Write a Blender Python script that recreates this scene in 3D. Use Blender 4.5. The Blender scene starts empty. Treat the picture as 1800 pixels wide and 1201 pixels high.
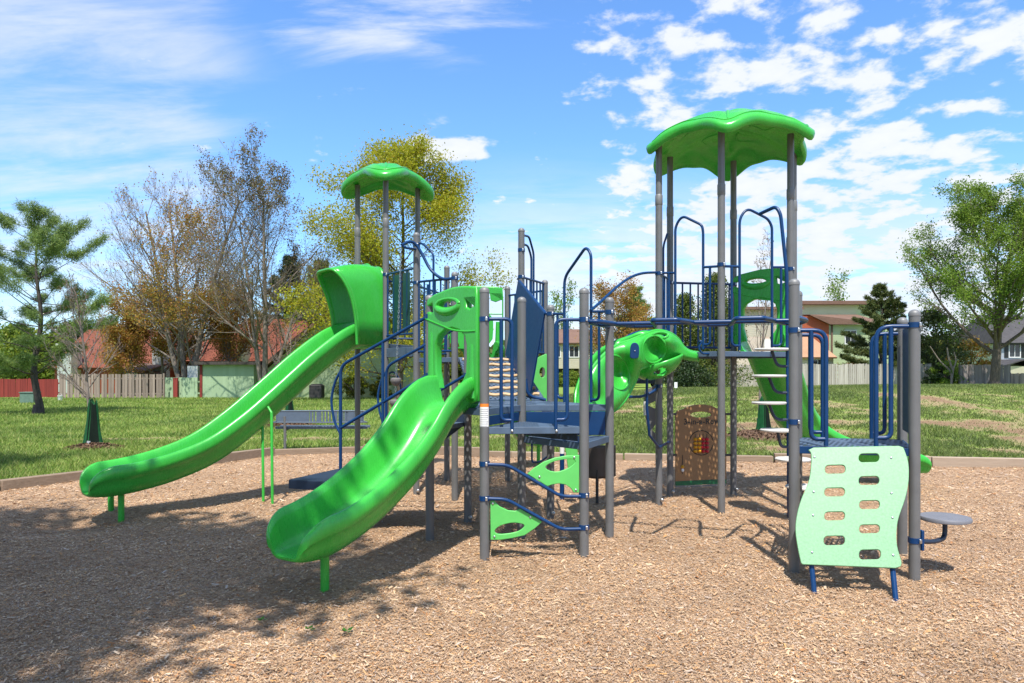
import bpy, bmesh, math, random
import numpy as np
from mathutils import Vector, Matrix
from mathutils import noise as mnoise
random.seed(7); rng = np.random.default_rng(11)
scene = bpy.context.scene
COL = scene.collection
R = math.radians
PI = math.pi
# ------------------------------------------------------------------ survey: photo measurements -> metres
F, CX, HZ, H = 1250.0, 900.0, 656.0, 1.72
def G(px, py):
    """ground point seen at a photo pixel"""
    Y = F * H / (py - HZ)
    return ((px - CX) * Y / F, Y)
def W(px, py, Y):
    """point at a pixel and a known depth"""
    return Vector(((px - CX) * Y / F, Y, H - (py - HZ) * Y / F))
def on_plane(A, B):
    """pixel -> point on the vertical plane through ground points A and B"""
    ax, ay = A[0], A[1]; dx, dy = B[0] - ax, B[1] - ay
    def f(px, py, off=0.0):
        k = (px - CX) / F
        t = (k * ay - ax) / (dx - k * dy)
        Y = ay + t * dy
        p = W(px, py, Y)
        if off:
            n = Vector((dy, -dx, 0)).normalized()
            p = p + n * off
        return p
    return f
# ------------------------------------------------------------------ materials
MATS = {}
class NT:
    """small helper around a node tree"""
    def __init__(s, tree): s.t = tree; s.n = tree.nodes; s.l = tree.links
    def new(s, typ, **kw):
        n = s.n.new(typ)
        for k, v in kw.items(): setattr(n, k, v)
        return n
    def link(s, a, b): s.l.new(a, b)
    def val(s, x, sock):
        if isinstance(x, (int, float)): sock.default_value = x
        elif isinstance(x, (tuple, list)): sock.default_value = x
        else: s.l.new(x, sock)
    def m(s, op, a, b=None, c=None, clamp=False):
        n = s.n.new('ShaderNodeMath'); n.operation = op; n.use_clamp = clamp
        s.val(a, n.inputs[0])
        if b is not None: s.val(b, n.inputs[1])
        if c is not None: s.val(c, n.inputs[2])
        return n.outputs[0]
    def ss(s, x, lo, hi):
        n = s.n.new('ShaderNodeMapRange'); n.interpolation_type = 'SMOOTHSTEP'
        s.val(x, n.inputs[0]); s.val(lo, n.inputs[1]); s.val(hi, n.inputs[2])
        return n.outputs[0]
    def noise(s, vec, scale, detail=4, rough=.55, dist=0.0):
        n = s.n.new('ShaderNodeTexNoise')
        n.inputs['Scale'].default_value = scale; n.inputs['Detail'].default_value = detail
        n.inputs['Roughness'].default_value = rough; n.inputs['Distortion'].default_value = dist
        if vec is not None: s.l.new(vec, n.inputs['Vector'])
        return n.outputs['Fac']
    def ramp(s, fac, stops):
        n = s.n.new('ShaderNodeValToRGB'); cr = n.color_ramp
        while len(cr.elements) < len(stops): cr.elements.new(.5)
        for e, (p, c) in zip(cr.elements, stops):
            e.position = p; e.color = (*c, 1) if len(c) == 3 else c
        s.val(fac, n.inputs[0]); return n.outputs[0]
    def mix(s, fac, a, b):
        n = s.n.new('ShaderNodeMix'); n.data_type = 'RGBA'
        s.val(fac, n.inputs[0])
        s.val((*a, 1) if isinstance(a, tuple) and len(a) == 3 else a, n.inputs[6])
        s.val((*b, 1) if isinstance(b, tuple) and len(b) == 3 else b, n.inputs[7])
        return n.outputs[2]
    def bump(s, height, strength, dist=.01):
        n = s.n.new('ShaderNodeBump'); n.inputs['Strength'].default_value = strength
        n.inputs['Distance'].default_value = dist; s.val(height, n.inputs['Height'])
        return n.outputs['Normal']
    def obj(s): 
        return s.n.new('ShaderNodeTexCoord').outputs['Object']
    def island(s):
        return s.n.new('ShaderNodeNewGeometry').outputs['Random Per Island']
    def mapped(s, vec, scale):
        n = s.n.new('ShaderNodeMapping'); n.inputs['Scale'].default_value = scale
        s.l.new(vec, n.inputs['Vector']); return n.outputs[0]
def newmat(name):
    m = bpy.data.materials.new(name); m.use_nodes = True
    nt = NT(m.node_tree)
    b = nt.n['Principled BSDF']
    MATS[name] = m
    return m, nt, b
def simple(name, col, rough=.5, metal=0.0, var=.12, vscale=6.0, bump=0.0, bscale=200.0, spec=None, coat=0.0):
    m, nt, b = newmat(name)
    o = nt.obj()
    f = nt.noise(o, vscale, 5)
    lo = tuple(c * (1 - var) for c in col); hi = tuple(min(1, c * (1 + var)) for c in col)
    nt.link(nt.ramp(f, [(.3, lo), (.7, hi)]), b.inputs['Base Color'])
    r = nt.m('MULTIPLY_ADD', nt.noise(o, vscale * 4, 3), .16, rough - .08)
    nt.link(r, b.inputs['Roughness'])
    b.inputs['Metallic'].default_value = metal
    if spec is not None: b.inputs['Specular IOR Level'].default_value = spec
    if coat: b.inputs['Coat Weight'].default_value = coat; b.inputs['Coat Roughness'].default_value = .12
    if bump: nt.link(nt.bump(nt.noise(o, bscale, 3), bump, .002), b.inputs['Normal'])
    return m
simple('light_green_board', (.10, .47, .10), .42, var=.05, bump=.25, bscale=300, spec=.5)
simple('climb_board', (.145, .325, .155), .46, var=.16, vscale=60, bump=.35, bscale=260, spec=.6)
simple('grey_post', (.135, .135, .134), .46, metal=.15, var=.1, vscale=5, bump=.08, bscale=500)
simple('grey_cap', (.17, .17, .168), .5, metal=.15, var=.1)
simple('blue_tube', (.0012, .031, .110), .36, var=.1, spec=.38)
simple('blue_board', (.0015, .030, .10), .5, var=.08, bump=.15, bscale=300, spec=.3)
simple('navy_steel', (.012, .022, .045), .5, var=.15)
simple('slate_vinyl', (.060, .095, .145), .6, var=.15, vscale=9, bump=.4, bscale=160)
simple('tan_grip', (.50, .33, .17), .55, var=.1)
simple('white_step', (.52, .50, .47), .5, var=.1)
simple('grey_seat', (.15, .15, .165), .5, var=.08, bump=.2, bscale=300)
simple('dark_rubber', (.025, .024, .023), .6, var=.2)
simple('dark_brown_shell', (.05, .04, .034), .5, var=.2)
simple('steel', (.5, .5, .5), .35, metal=1.0, var=.05)
simple('white_label', (.72, .72, .70), .5, var=.03)
simple('orange_label', (.75, .20, .02), .5, var=.05)
simple('print_grey', (.30, .30, .31), .6, var=.05)
simple('print_black', (.012, .012, .012), .5, var=.05)
simple('panel_brown', (.245, .135, .057), .5, var=.07, bump=.2, bscale=260)
simple('panel_green_edge', (.006, .10, .035), .5, var=.1)
simple('bead_yellow', (.62, .30, .008), .35, var=.05)
simple('bead_red', (.45, .010, .03), .35, var=.05)
simple('teal_board', (.006, .045, .045), .5, var=.15)
simple('pod_grey', (.14, .125, .12), .55, var=.15, bump=.3, bscale=120)
simple('white_plastic', (.7, .7, .68), .45, var=.05)
simple('car_paint', (.006, .008, .014), .2, var=.1, coat=.6)
simple('glass_dark', (.02, .025, .03), .08, var=.1, spec=.8)
simple('tyre', (.012, .012, .012), .75, var=.2)
simple('bench_mesh', (.075, .105, .15), .5, var=.1)
simple('bag_green', (.006, .065, .018), .65, var=.3, vscale=8, bump=.5, bscale=30, spec=.2)
simple('bag_dark', (.006, .012, .008), .75, var=.2, spec=.12)
simple('utility_green', (.10, .16, .12), .55, var=.15)
simple('white_trim', (.66, .66, .63), .55, var=.06)
simple('roof_dark', (.05, .045, .045), .8, var=.25, vscale=3)
# moulded plastic with scuffs, faint fading and fine dirt
def worn_plastic(name, col, rough):
    m, nt, b = newmat(name); o = nt.obj()
    fade = nt.noise(o, 1.3, 4, .6); dirt = nt.noise(nt.mapped(o, (3, 3, 1.2)), 2.6, 8, .72); fine = nt.noise(o, 60, 4, .7)
    c = nt.ramp(fade, [(.3, tuple(v * .86 for v in col)), (.7, tuple(min(1, v * 1.14 + .004) for v in col))])
    c = nt.mix(nt.m('MULTIPLY', nt.ss(dirt, .56, .80), .34), c, (.10, .16, .06))
    c = nt.mix(nt.m('MULTIPLY', nt.ss(fine, .62, .80), .22), c, tuple(v * .6 + .06 for v in col))
    nt.link(c, b.inputs['Base Color'])
    sc = nt.noise(nt.mapped(o, (40, 40, 6)), 2.0, 5, .7)
    r = nt.m('ADD', nt.m('MULTIPLY', nt.ss(dirt, .45, .75), .18), nt.m('MULTIPLY_ADD', sc, .22, rough - .12)); nt.link(r, b.inputs['Roughness'])
    nt.link(nt.bump(nt.m('ADD', nt.noise(o, 420, 2), nt.m('MULTIPLY', nt.noise(o, 7, 3), 1.5)), .10, .003), b.inputs['Normal'])
    return m
worn_plastic('green_plastic', (.036, .37, .040), .27)
# perforated deck: staggered round holes through a coated steel sheet
def perforated(name, col, pitch, rad, rot=0.0):
    m, nt, b = newmat(name)
    o = nt.obj()
    mp = nt.new('ShaderNodeMapping'); mp.inputs['Rotation'].default_value = (0, 0, rot)
    nt.link(o, mp.inputs['Vector'])
    sp = nt.new('ShaderNodeSeparateXYZ'); nt.link(mp.outputs[0], sp.inputs[0])
    y = nt.m('DIVIDE', sp.outputs[1], pitch * .87)
    row = nt.m('FLOOR', y)
    x = nt.m('ADD', nt.m('DIVIDE', sp.outputs[0], pitch), nt.m('MULTIPLY', nt.m('MODULO', row, 2.0), .5))
    fx = nt.m('SUBTRACT', nt.m('FRACT', x), .5)
    fy = nt.m('MULTIPLY', nt.m('SUBTRACT', nt.m('FRACT', y), .5), .87)
    d = nt.m('SQRT', nt.m('ADD', nt.m('MULTIPLY', fx, fx), nt.m('MULTIPLY', fy, fy)))
    # solid bands between fields of holes
    bx = nt.m('ABSOLUTE', nt.m('SUBTRACT', nt.m('FRACT', nt.m('MULTIPLY', sp.outputs[0], 2.9)), .5))
    band = nt.m('LESS_THAN', bx, .36)
    hole = nt.m('MULTIPLY', nt.m('LESS_THAN', d, rad), band)
    rim = nt.m('SUBTRACT', 1.0, nt.ss(d, rad, rad + .1))
    c = nt.mix(nt.noise(o, 9, 4), tuple(v * .8 for v in col), tuple(v * 1.2 for v in col))
    nt.link(c, b.inputs['Base Color']); b.inputs['Roughness'].default_value = .55
    nt.link(nt.bump(rim, .5, .004), b.inputs['Normal'])
    tr = nt.new('ShaderNodeBsdfTransparent'); mx = nt.new('ShaderNodeMixShader')
    nt.link(hole, mx.inputs[0]); nt.link(b.outputs[0], mx.inputs[1]); nt.link(tr.outputs[0], mx.inputs[2])
    nt.link(mx.outputs[0], nt.n['Material Output'].inputs['Surface'])
    return m
perforated('deck_sheet', (.060, .095, .145), .052, .27)
perforated('bench_perforated', (.075, .105, .15), .066, .25)
# leaves: per-leaf colour, some light passes through
def leafmat(name, cols, trans=.35, rough=.55, field=None):
    m, nt, b = newmat(name)
    r = nt.island()
    n = len(cols)
    c = nt.ramp(r, [((i + .5) / n, cols[i]) for i in range(n)])
    if field:
        o = nt.obj(); f = nt.noise(o, field[1], 5, .6)
        if field[0] == 'grass':
            sp = nt.new('ShaderNodeSeparateXYZ'); nt.link(o, sp.inputs[0])
            dull = nt.m('MULTIPLY', nt.ss(sp.outputs[0], -3.0, 3.0), .55)
            c = nt.mix(dull, c, (.120, .130, .052)); lo, hi = (.52, .60, .52), (1.14, 1.10, 1.0)
        else: lo, hi = (.84, .82, .82), (1.16, 1.16, 1.18)
        mx0 = nt.new('ShaderNodeMix'); mx0.data_type = 'RGBA'; mx0.blend_type = 'MULTIPLY'; mx0.inputs[0].default_value = 1
        nt.link(c, mx0.inputs[6]); nt.link(nt.ramp(f, [(.34, lo), (.62, hi)]), mx0.inputs[7]); c = mx0.outputs[2]
    nt.link(c, b.inputs['Base Color']); b.inputs['Roughness'].default_value = rough
    b.inputs['Specular IOR Level'].default_value = .3
    t = nt.new('ShaderNodeBsdfTranslucent'); nt.link(c, t.inputs[0])
    mx = nt.new('ShaderNodeMixShader'); mx.inputs[0].default_value = trans
    nt.link(b.outputs[0], mx.inputs[1]); nt.link(t.outputs[0], mx.inputs[2])
    nt.link(mx.outputs[0], nt.n['Material Output'].inputs['Surface'])
    return m
leafmat('leaf_rust', [(.32, .13, .028), (.40, .22, .036), (.27, .22, .04), (.33, .25, .04)], .45)
leafmat('leaf_bud', [(.17, .12, .04), (.15, .15, .04), (.20, .085, .03), (.12, .13, .045)])
leafmat('leaf_yellow', [(.33, .34, .02), (.41, .40, .025), (.27, .32, .022), (.40, .31, .02)], .5)
leafmat('leaf_spring', [(.14, .23, .026), (.19, .29, .033), (.24, .32, .04), (.11, .19, .024)], .5)
leafmat('leaf_pine', [(.14, .22, .06), (.20, .29, .07), (.26, .32, .08), (.10, .17, .048)], .35)
leafmat('leaf_cedar', [(.085, .12, .036), (.12, .15, .042), (.16, .155, .045), (.055, .085, .028)], .35)
leafmat('leaf_juniper', [(.08, .125, .022), (.12, .16, .028), (.17, .17, .028), (.05, .085, .018)], .35)
leafmat('leaf_shrub', [(.10, .115, .012), (.13, .14, .016), (.07, .10, .012), (.16, .14, .014)])
leafmat('leaf_dark', [(.018, .04, .012), (.028, .055, .014), (.04, .065, .016), (.014, .03, .01)], .2)
leafmat('leaf_orange', [(.33, .17, .03), (.40, .24, .04), (.28, .24, .045), (.33, .13, .035)], .45)
leafmat('leaf_hedge', [(.12, .19, .02), (.16, .22, .02), (.09, .16, .02), (.20, .23, .02)])
leafmat('grass_blade', [(.19, .30, .05), (.25, .34, .075), (.35, .35, .12), (.12, .21, .038)], .35, field=('grass', .42))
leafmat('fresh_leaf', [(.04, .14, .015), (.06, .18, .02), (.05, .15, .02), (.03, .11, .012)])
leafmat('wood_chip', [(.30, .13, .045), (.46, .28, .14), (.36, .27, .20), (.60, .42, .25), (.22, .14, .085),
                      (.52, .28, .10), (.45, .37, .30), (.16, .09, .05), (.56, .41, .25), (.42, .22, .09), (.58, .44, .30), (.30, .21, .14)], .0, .8, field=('mulch', .9))
def barkmat(name, lo, hi, scale=(9, 9, 2.2), b_=.8):
    m, nt, b = newmat(name)
    v = nt.mapped(nt.obj(), scale)
    f = nt.noise(v, 2.0, 7, .65)
    nt.link(nt.ramp(f, [(.32, lo), (.68, hi)]), b.inputs['Base Color'])
    b.inputs['Roughness'].default_value = .9
    nt.link(nt.bump(f, b_, .03), b.inputs['Normal'])
barkmat('bark_grey', (.085, .068, .054), (.25, .205, .165))
barkmat('bark_brown', (.05, .036, .027), (.14, .105, .078))
barkmat('bark_dark', (.022, .018, .016), (.075, .06, .05))
barkmat('bark_young', (.12, .095, .08), (.26, .21, .175))
# boards and siding
def boards(name, lo, hi, width, axis=0, gap=.06, grain=(30, 30, 1.5)):
    m, nt, b = newmat(name)
    o = nt.obj(); sp = nt.new('ShaderNodeSeparateXYZ'); nt.link(o, sp.inputs[0])
    x = nt.m('DIVIDE', sp.outputs[axis], width)
    idx = nt.m('FLOOR', x)
    wn = nt.new('ShaderNodeTexWhiteNoise'); wn.noise_dimensions = '1D'; nt.link(idx, wn.inputs['W'])
    g = nt.noise(nt.mapped(o, grain), 1.0, 6, .65)
    f = nt.m('ADD', nt.m('MULTIPLY', wn.outputs['Value'], .45), nt.m('MULTIPLY', g, .6))
    nt.link(nt.ramp(f, [(.15, lo), (.85, hi)]), b.inputs['Base Color'])
    b.inputs['Roughness'].default_value = .85
    nt.link(nt.bump(g, .4, .01), b.inputs['Normal'])
boards('fence_wood', (.11, .085, .066), (.33, .255, .20), .14)
boards('fence_grey', (.20, .175, .15), (.46, .42, .37), .14)
boards('fence_old', (.07, .055, .05), (.27, .225, .20), .14)
boards('fence_red', (.13, .014, .010), (.24, .030, .020), .14)
boards('fence_green', (.24, .33, .19), (.31, .41, .25), .2)
boards('kerb_timber', (.17, .115, .075), (.38, .29, .21), 3.0, 0, .0, (.8, 14, 30))
def siding(name, lo, hi, course):
    m, nt, b = newmat(name)
    o = nt.obj(); sp = nt.new('ShaderNodeSeparateXYZ'); nt.link(o, sp.inputs[0])
    fr = nt.m('FRACT', nt.m('DIVIDE', sp.outputs[2], course))
    n = nt.noise(o, .9, 5)
    nt.link(nt.ramp(n, [(.3, lo), (.7, hi)]), b.inputs['Base Color'])
    b.inputs['Roughness'].default_value = .6
    nt.link(nt.bump(fr, 1.0, .05), b.inputs['Normal'])
siding('siding_green', (.33, .42, .24), (.41, .50, .30), .2)
siding('siding_pale_green', (.52, .60, .36), (.58, .66, .42), .2)
siding('siding_cream', (.62, .54, .43), (.70, .62, .50), .2)
siding('siding_white', (.62, .62, .60), (.70, .70, .68), .16)
siding('siding_grey', (.50, .53, .56), (.57, .60, .63), .2)
siding('siding_orange', (.42, .10, .045), (.50, .13, .06), .25)
siding('siding_red', (.22, .045, .02), (.30, .068, .03), .3)
def shingle(name, lo, hi):
    m, nt, b = newmat(name)
    o = nt.obj()
    n1 = nt.noise(o, .7, 4); n2 = nt.noise(o, 9, 4, .7)
    f = nt.m('ADD', nt.m('MULTIPLY', n1, .5), nt.m('MULTIPLY', n2, .5))
    nt.link(nt.ramp(f, [(.3, lo), (.7, hi)]), b.inputs['Base Color'])
    b.inputs['Roughness'].default_value = .9
    nt.link(nt.bump(n2, .6, .05), b.inputs['Normal'])
shingle('shingle_red', (.115, .030, .015), (.20, .054, .025))
shingle('shingle_brown', (.115, .062, .042), (.19, .11, .075))
shingle('shingle_tan', (.30, .16, .085), (.42, .24, .14))
m, nt, b = newmat('brick_orange')
br = nt.new('ShaderNodeTexBrick'); br.inputs['Scale'].default_value = 3.0
br.inputs['Color1'].default_value = (.36, .17, .095, 1); br.inputs['Color2'].default_value = (.44, .23, .14, 1)
br.inputs['Mortar'].default_value = (.5, .42, .34, 1); br.inputs['Mortar Size'].default_value = .015
nt.link(nt.obj(), br.inputs['Vector']); nt.link(br.outputs[0], b.inputs['Base Color']); b.inputs['Roughness'].default_value = .9
# ------------------------------------------------------------------ mesh builder
class MB:
    def __init__(s): s.v = []; s.f = []
    def add(s, vs, fs):
        o = len(s.v); s.v.extend(Vector(v) for v in vs); s.f.extend(tuple(i + o for i in f) for f in fs); return s
    def box(s, c, size, rz=0.0, M=None):
        x, y, z = (d / 2 for d in size)
        vs = [Vector((sx * x, sy * y, sz * z)) for sx in (-1, 1) for sy in (-1, 1) for sz in (-1, 1)]
        rot = M if M is not None else Matrix.Rotation(rz, 3, 'Z')
        vs = [rot @ v + Vector(c) for v in vs]
        return s.add(vs, [(0, 1, 3, 2), (4, 6, 7, 5), (0, 4, 5, 1), (2, 3, 7, 6), (0, 2, 6, 4), (1, 5, 7, 3)])
    def beam(s, a, b, w, h, up=(0, 0, 1)):
        a, b = Vector(a), Vector(b); d = (b - a); L = d.length; d.normalize()
        up = Vector(up); sd = d.cross(up).normalized(); up = sd.cross(d)
        M = Matrix((d, sd, up)).transposed()
        return s.box((a + b) / 2, (L, w, h), M=M)
    def tube(s, pts, r, seg=10, cap=True):
        pts = [Vector(p) for p in pts]; n = len(pts)
        rs = r if isinstance(r, (list, tuple)) else [r] * n
        T = []
        for i in range(n):
            t = (pts[min(i + 1, n - 1)] - pts[max(i - 1, 0)])
            T.append(t.normalized() if t.length > 1e-9 else Vector((0, 0, 1)))
        ref = Vector((0, 0, 1)) if abs(T[0].z) < .9 else Vector((1, 0, 0))
        nrm = T[0].cross(ref).normalized(); vs = []
        for i in range(n):
            if i:
                ax = T[i - 1].cross(T[i])
                if ax.length > 1e-7:
                    nrm = Matrix.Rotation(T[i - 1].angle(T[i]), 3, ax.normalized()) @ nrm
            bn = T[i].cross(nrm)
            for k in range(seg):
                a = 2 * PI * k / seg
                vs.append(pts[i] + (nrm * math.cos(a) + bn * math.sin(a)) * rs[i])
        fs = []
        for i in range(n - 1):
            for k in range(seg):
                k2 = (k + 1) % seg
                fs.append((i * seg + k, i * seg + k2, (i + 1) * seg + k2, (i + 1) * seg + k))
        if cap:
            fs.append(tuple(range(seg))[::-1]); fs.append(tuple((n - 1) * seg + k for k in range(seg)))
        return s.add(vs, fs)
    def lathe(s, prof, c, seg=20, M=None):
        """profile [(r, z)] around a vertical axis at c"""
        vs = []; fs = []; n = len(prof)
        for (r, z) in prof:
            for k in range(seg):
                a = 2 * PI * k / seg; vs.append(Vector((r * math.cos(a), r * math.sin(a), z)))
        if M is not None: vs = [M @ v for v in vs]
        vs = [v + Vector(c) for v in vs]
        for i in range(n - 1):
            for k in range(seg):
                k2 = (k + 1) % seg
                fs.append((i * seg + k, i * seg + k2, (i + 1) * seg + k2, (i + 1) * seg + k))
        fs.append(tuple(range(seg))[::-1]); fs.append(tuple((n - 1) * seg + k for k in range(seg)))
        return s.add(vs, fs)
    def grid(s, nu, nv, fn, closed_v=False):
        vs = [fn(i / (nu - 1), j / (nv if closed_v else nv - 1)) for i in range(nu) for j in range(nv)]
        fs = []
        for i in range(nu - 1):
            for j in range(nv if closed_v else nv - 1):
                j2 = (j + 1) % nv
                fs.append((i * nv + j, i * nv + j2, (i + 1) * nv + j2, (i + 1) * nv + j))
        return s.add(vs, fs)
    def poly_prism(s, pts2, z0, z1):
        """vertical prism from a plan polygon"""
        n = len(pts2)
        vs = [Vector((p[0], p[1], z0)) for p in pts2] + [Vector((p[0], p[1], z1)) for p in pts2]
        fs = [tuple(range(n))[::-1], tuple(range(n, 2 * n))]
        fs += [(i, (i + 1) % n, n + (i + 1) % n, n + i) for i in range(n)]
        return s.add(vs, fs)
    def quad(s, *p): return s.add(p, [tuple(range(len(p)))])
def wloc(o):
    v = Vector((0, 0, 0))
    while o is not None: v = v + o.location; o = o.parent
    return v
def link_mesh(name, me, mat, parent=None, smooth=40, label=None):
    if isinstance(mat, str): mat = MATS[mat]
    me.materials.append(mat)
    o = bpy.data.objects.new(name, me); COL.objects.link(o)
    if parent is not None: o.parent = parent
    if label: o['label'] = label
    return o
def obj(name, mb, mat, parent=None, smooth=40, label=None, bevel=0.0, solid=0.0, origin=None):
    off = wloc(parent) if parent is not None else (Vector(origin) if origin is not None else Vector((0, 0, 0)))
    me = bpy.data.meshes.new(name)
    me.from_pydata([tuple(v - off) for v in mb.v], [], mb.f)
    bm = bmesh.new(); bm.from_mesh(me); bmesh.ops.recalc_face_normals(bm, faces=bm.faces); bm.to_mesh(me); bm.free()
    if smooth:
        me.polygons.foreach_set('use_smooth', [True] * len(me.polygons))
        me.set_sharp_from_angle(angle=R(smooth))
    o = link_mesh(name, me, mat, parent, label=label)
    if origin is not None and parent is None: o.location = off
    if solid:
        md = o.modifiers.new('thick', 'SOLIDIFY'); md.thickness = solid; md.offset = 0
    if bevel:
        md = o.modifiers.new('bevel', 'BEVEL'); md.width = bevel; md.segments = 2; md.limit_method = 'ANGLE'; md.angle_limit = R(40)
    return o
def np_mesh(name, verts, faces, mat, parent=None, smooth=False):
    """fast mesh from arrays; faces (n,3) or (n,4)"""
    me = bpy.data.meshes.new(name)
    k = faces.shape[1]; nf = len(faces)
    me.vertices.add(len(verts)); me.vertices.foreach_set('co', np.ascontiguousarray(verts, dtype=np.float32).ravel())
    me.loops.add(nf * k); me.loops.foreach_set('vertex_index', np.ascontiguousarray(faces, dtype=np.int32).ravel())
    me.polygons.add(nf); me.polygons.foreach_set('loop_start', np.arange(nf, dtype=np.int32) * k)
    me.update(calc_edges=True)
    if smooth: me.polygons.foreach_set('use_smooth', np.ones(nf, dtype=bool))
    return link_mesh(name, me, mat, parent)
def thing(name, label, cat, loc=(0, 0, 0), group=None):
    o = bpy.data.objects.new(name, None); COL.objects.link(o)
    o.location = loc; o.empty_display_size = .2
    o['label'] = label; o['category'] = cat
    if group: o['group'] = group
    return o
def tag(o, label, cat, group=None):
    o['label'] = label; o['category'] = cat
    if group: o['group'] = group
    return o
def catmull(pts, n=8, closed=False):
    pts = [Vector(p) for p in pts]; out = []; N = len(pts)
    rngi = range(N) if closed else range(N - 1)
    for i in rngi:
        if closed: p0, p1, p2, p3 = pts[(i - 1) % N], pts[i], pts[(i + 1) % N], pts[(i + 2) % N]
        else:
            p1, p2 = pts[i], pts[i + 1]
            p0 = pts[i - 1] if i > 0 else p1 * 2 - p2
            p3 = pts[i + 2] if i + 2 < N else p2 * 2 - p1
        for k in range(n):
            t = k / n
            out.append(.5 * ((2 * p1) + (p2 - p0) * t + (2 * p0 - 5 * p1 + 4 * p2 - p3) * t * t + (3 * p1 - p0 - 3 * p2 + p3) * t ** 3))
    if not closed: out.append(pts[-1])
    return out
def fillet(pts, r=.06, n=5):
    """round the corners of a polyline, as a bent tube"""
    pts = [Vector(p) for p in pts]; out = [pts[0]]
    for i in range(1, len(pts) - 1):
        a, b, c = pts[i - 1], pts[i], pts[i + 1]
        d1, d2 = (a - b), (c - b)
        q = min(r, d1.length * .48, d2.length * .48)
        p, s_ = b + d1.normalized() * q, b + d2.normalized() * q
        for k in range(n + 1):
            t = k / n; out.append(p * (1 - t) ** 2 + b * 2 * t * (1 - t) + s_ * t * t)
    out.append(pts[-1]); return out
def plate(outer, holes, thick, bevel=.004, res=2, smooth_outer=True):
    """flat board (local x,y; thickness along z, centred) with holes, rounded edges. returns a mesh"""
    cu = bpy.data.curves.new('outline', 'CURVE'); cu.dimensions = '2D'; cu.fill_mode = 'BOTH'
    cu.extrude = max(thick / 2 - bevel, .0005); cu.bevel_depth = bevel; cu.bevel_resolution = res; cu.offset = -bevel
    for ring in [outer] + holes:
        sp = cu.splines.new('POLY'); sp.points.add(len(ring) - 1)
        for p, q in zip(sp.points, ring): p.co = (q[0], q[1], 0, 1)
        sp.use_cyclic_u = True
    o = bpy.data.objects.new('outline', cu); COL.objects.link(o)
    dg = bpy.context.evaluated_depsgraph_get()
    me = bpy.data.meshes.new_from_object(o.evaluated_get(dg))
    bpy.data.objects.remove(o); bpy.data.curves.remove(cu)
    me.materials.clear()
    return me
def text_mesh(s, size, extrude=.001):
    cu = bpy.data.curves.new('writing', 'FONT'); cu.body = s; cu.size = size; cu.extrude = extrude
    cu.align_x = 'CENTER'; cu.align_y = 'CENTER'; cu.space_character = 1.08; cu.offset = size * .022
    o = bpy.data.objects.new('writing', cu); COL.objects.link(o)
    dg = bpy.context.evaluated_depsgraph_get()
    me = bpy.data.meshes.new_from_object(o.evaluated_get(dg))
    bpy.data.objects.remove(o); bpy.data.curves.remove(cu); me.materials.clear()
    return me
def frame_of(A, B):
    """matrix of a vertical board: x along A->B, y up, z towards the viewer side"""
    A, B = Vector((A[0], A[1], 0)), Vector((B[0], B[1], 0))
    x = (B - A).normalized(); y = Vector((0, 0, 1)); z = x.cross(y)
    M = Matrix.Identity(4)
    for i in range(3): M[i][0], M[i][1], M[i][2], M[i][3] = x[i], y[i], z[i], A[i]
    return M
def place(name, me, M, mat, parent, smooth=40, label=None, off=0.0):
    M = M.copy()
    if off: M = M @ Matrix.Translation((0, 0, off))
    base = wloc(parent) if parent is not None else Vector((0, 0, 0))
    me.transform(Matrix.Translation(-base) @ M)
    if smooth:
        me.polygons.foreach_set('use_smooth', [True] * len(me.polygons)); me.set_sharp_from_angle(angle=R(smooth))
    return link_mesh(name, me, mat, parent, label=label)
def uv_on(A, B):
    """pixel -> (distance along A->B, height) for boards traced on the plane of two posts"""
    f = on_plane(A, B); a = Vector((A[0], A[1], 0)); x = (Vector((B[0], B[1], 0)) - a).normalized()
    def g(px, py):
        p = f(px, py); return ((p - a).dot(x), p.z)
    return g
def ell(cx, cy, rx, ry, n=20, rot=0.0):
    return [(cx + rx * math.cos(2 * PI * k / n) * math.cos(rot) - ry * math.sin(2 * PI * k / n) * math.sin(rot),
             cy + rx * math.cos(2 * PI * k / n) * math.sin(rot) + ry * math.sin(2 * PI * k / n) * math.cos(rot)) for k in range(n)]
def smooth2(pts, n=5):
    return [(p.x, p.y) for p in catmull([Vector((a, b, 0)) for a, b in pts], n, True)]
def vnoise(x, y, seed=0.0):
    return mnoise.noise(Vector((x, y, seed)))
# ================================================================== THE PLAY STRUCTURE (one bolted-together thing)
play = thing('play_structure', 'large green, blue and grey playground climbing structure with slides, decks and two roofs', 'playground', (1.0, 8.5, 0))
PR = .0445
P_ = dict(A=(-.256, 6.60), B=(-.840, 7.27), C=(-.508, 8.17), D=(-.773, 9.60), E=(-1.345, 10.0), Fp=(-1.034, 11.29),
          G=(.675, 6.66), H=(1.025, 7.47), I=(.456, 8.40), J=(.101, 7.41), K=(-.072, 11.30), X=(.13, 9.84), Y=(.49, 10.6),
          L=(1.915, 9.27), M=(2.205, 9.92), N=(2.57, 8.73), O=(3.146, 10.10), U=(3.51, 8.96), V=(3.80, 9.60),
          P=(2.436, 6.14), Q=(3.35, 5.92), R=(3.70, 6.74), Wp=(2.79, 6.95),
          S=(-2.476, 11.4), T=(-1.90, 10.7), Z=(-1.54, 11.6))
A, B, C_, D, E, Fp = (P_[k] for k in ('A', 'B', 'C', 'D', 'E', 'Fp'))
G_, H_, I, J, K, X, Y_ = (P_[k] for k in ('G', 'H', 'I', 'J', 'K', 'X', 'Y'))
L, M_, N, O, U, V = (P_[k] for k in 'LMNOUV')
P, Q, R_, W_ = (P_[k] for k in ('P', 'Q', 'R', 'Wp'))
S, T, Z = (P_[k] for k in 'STZ')
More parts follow.
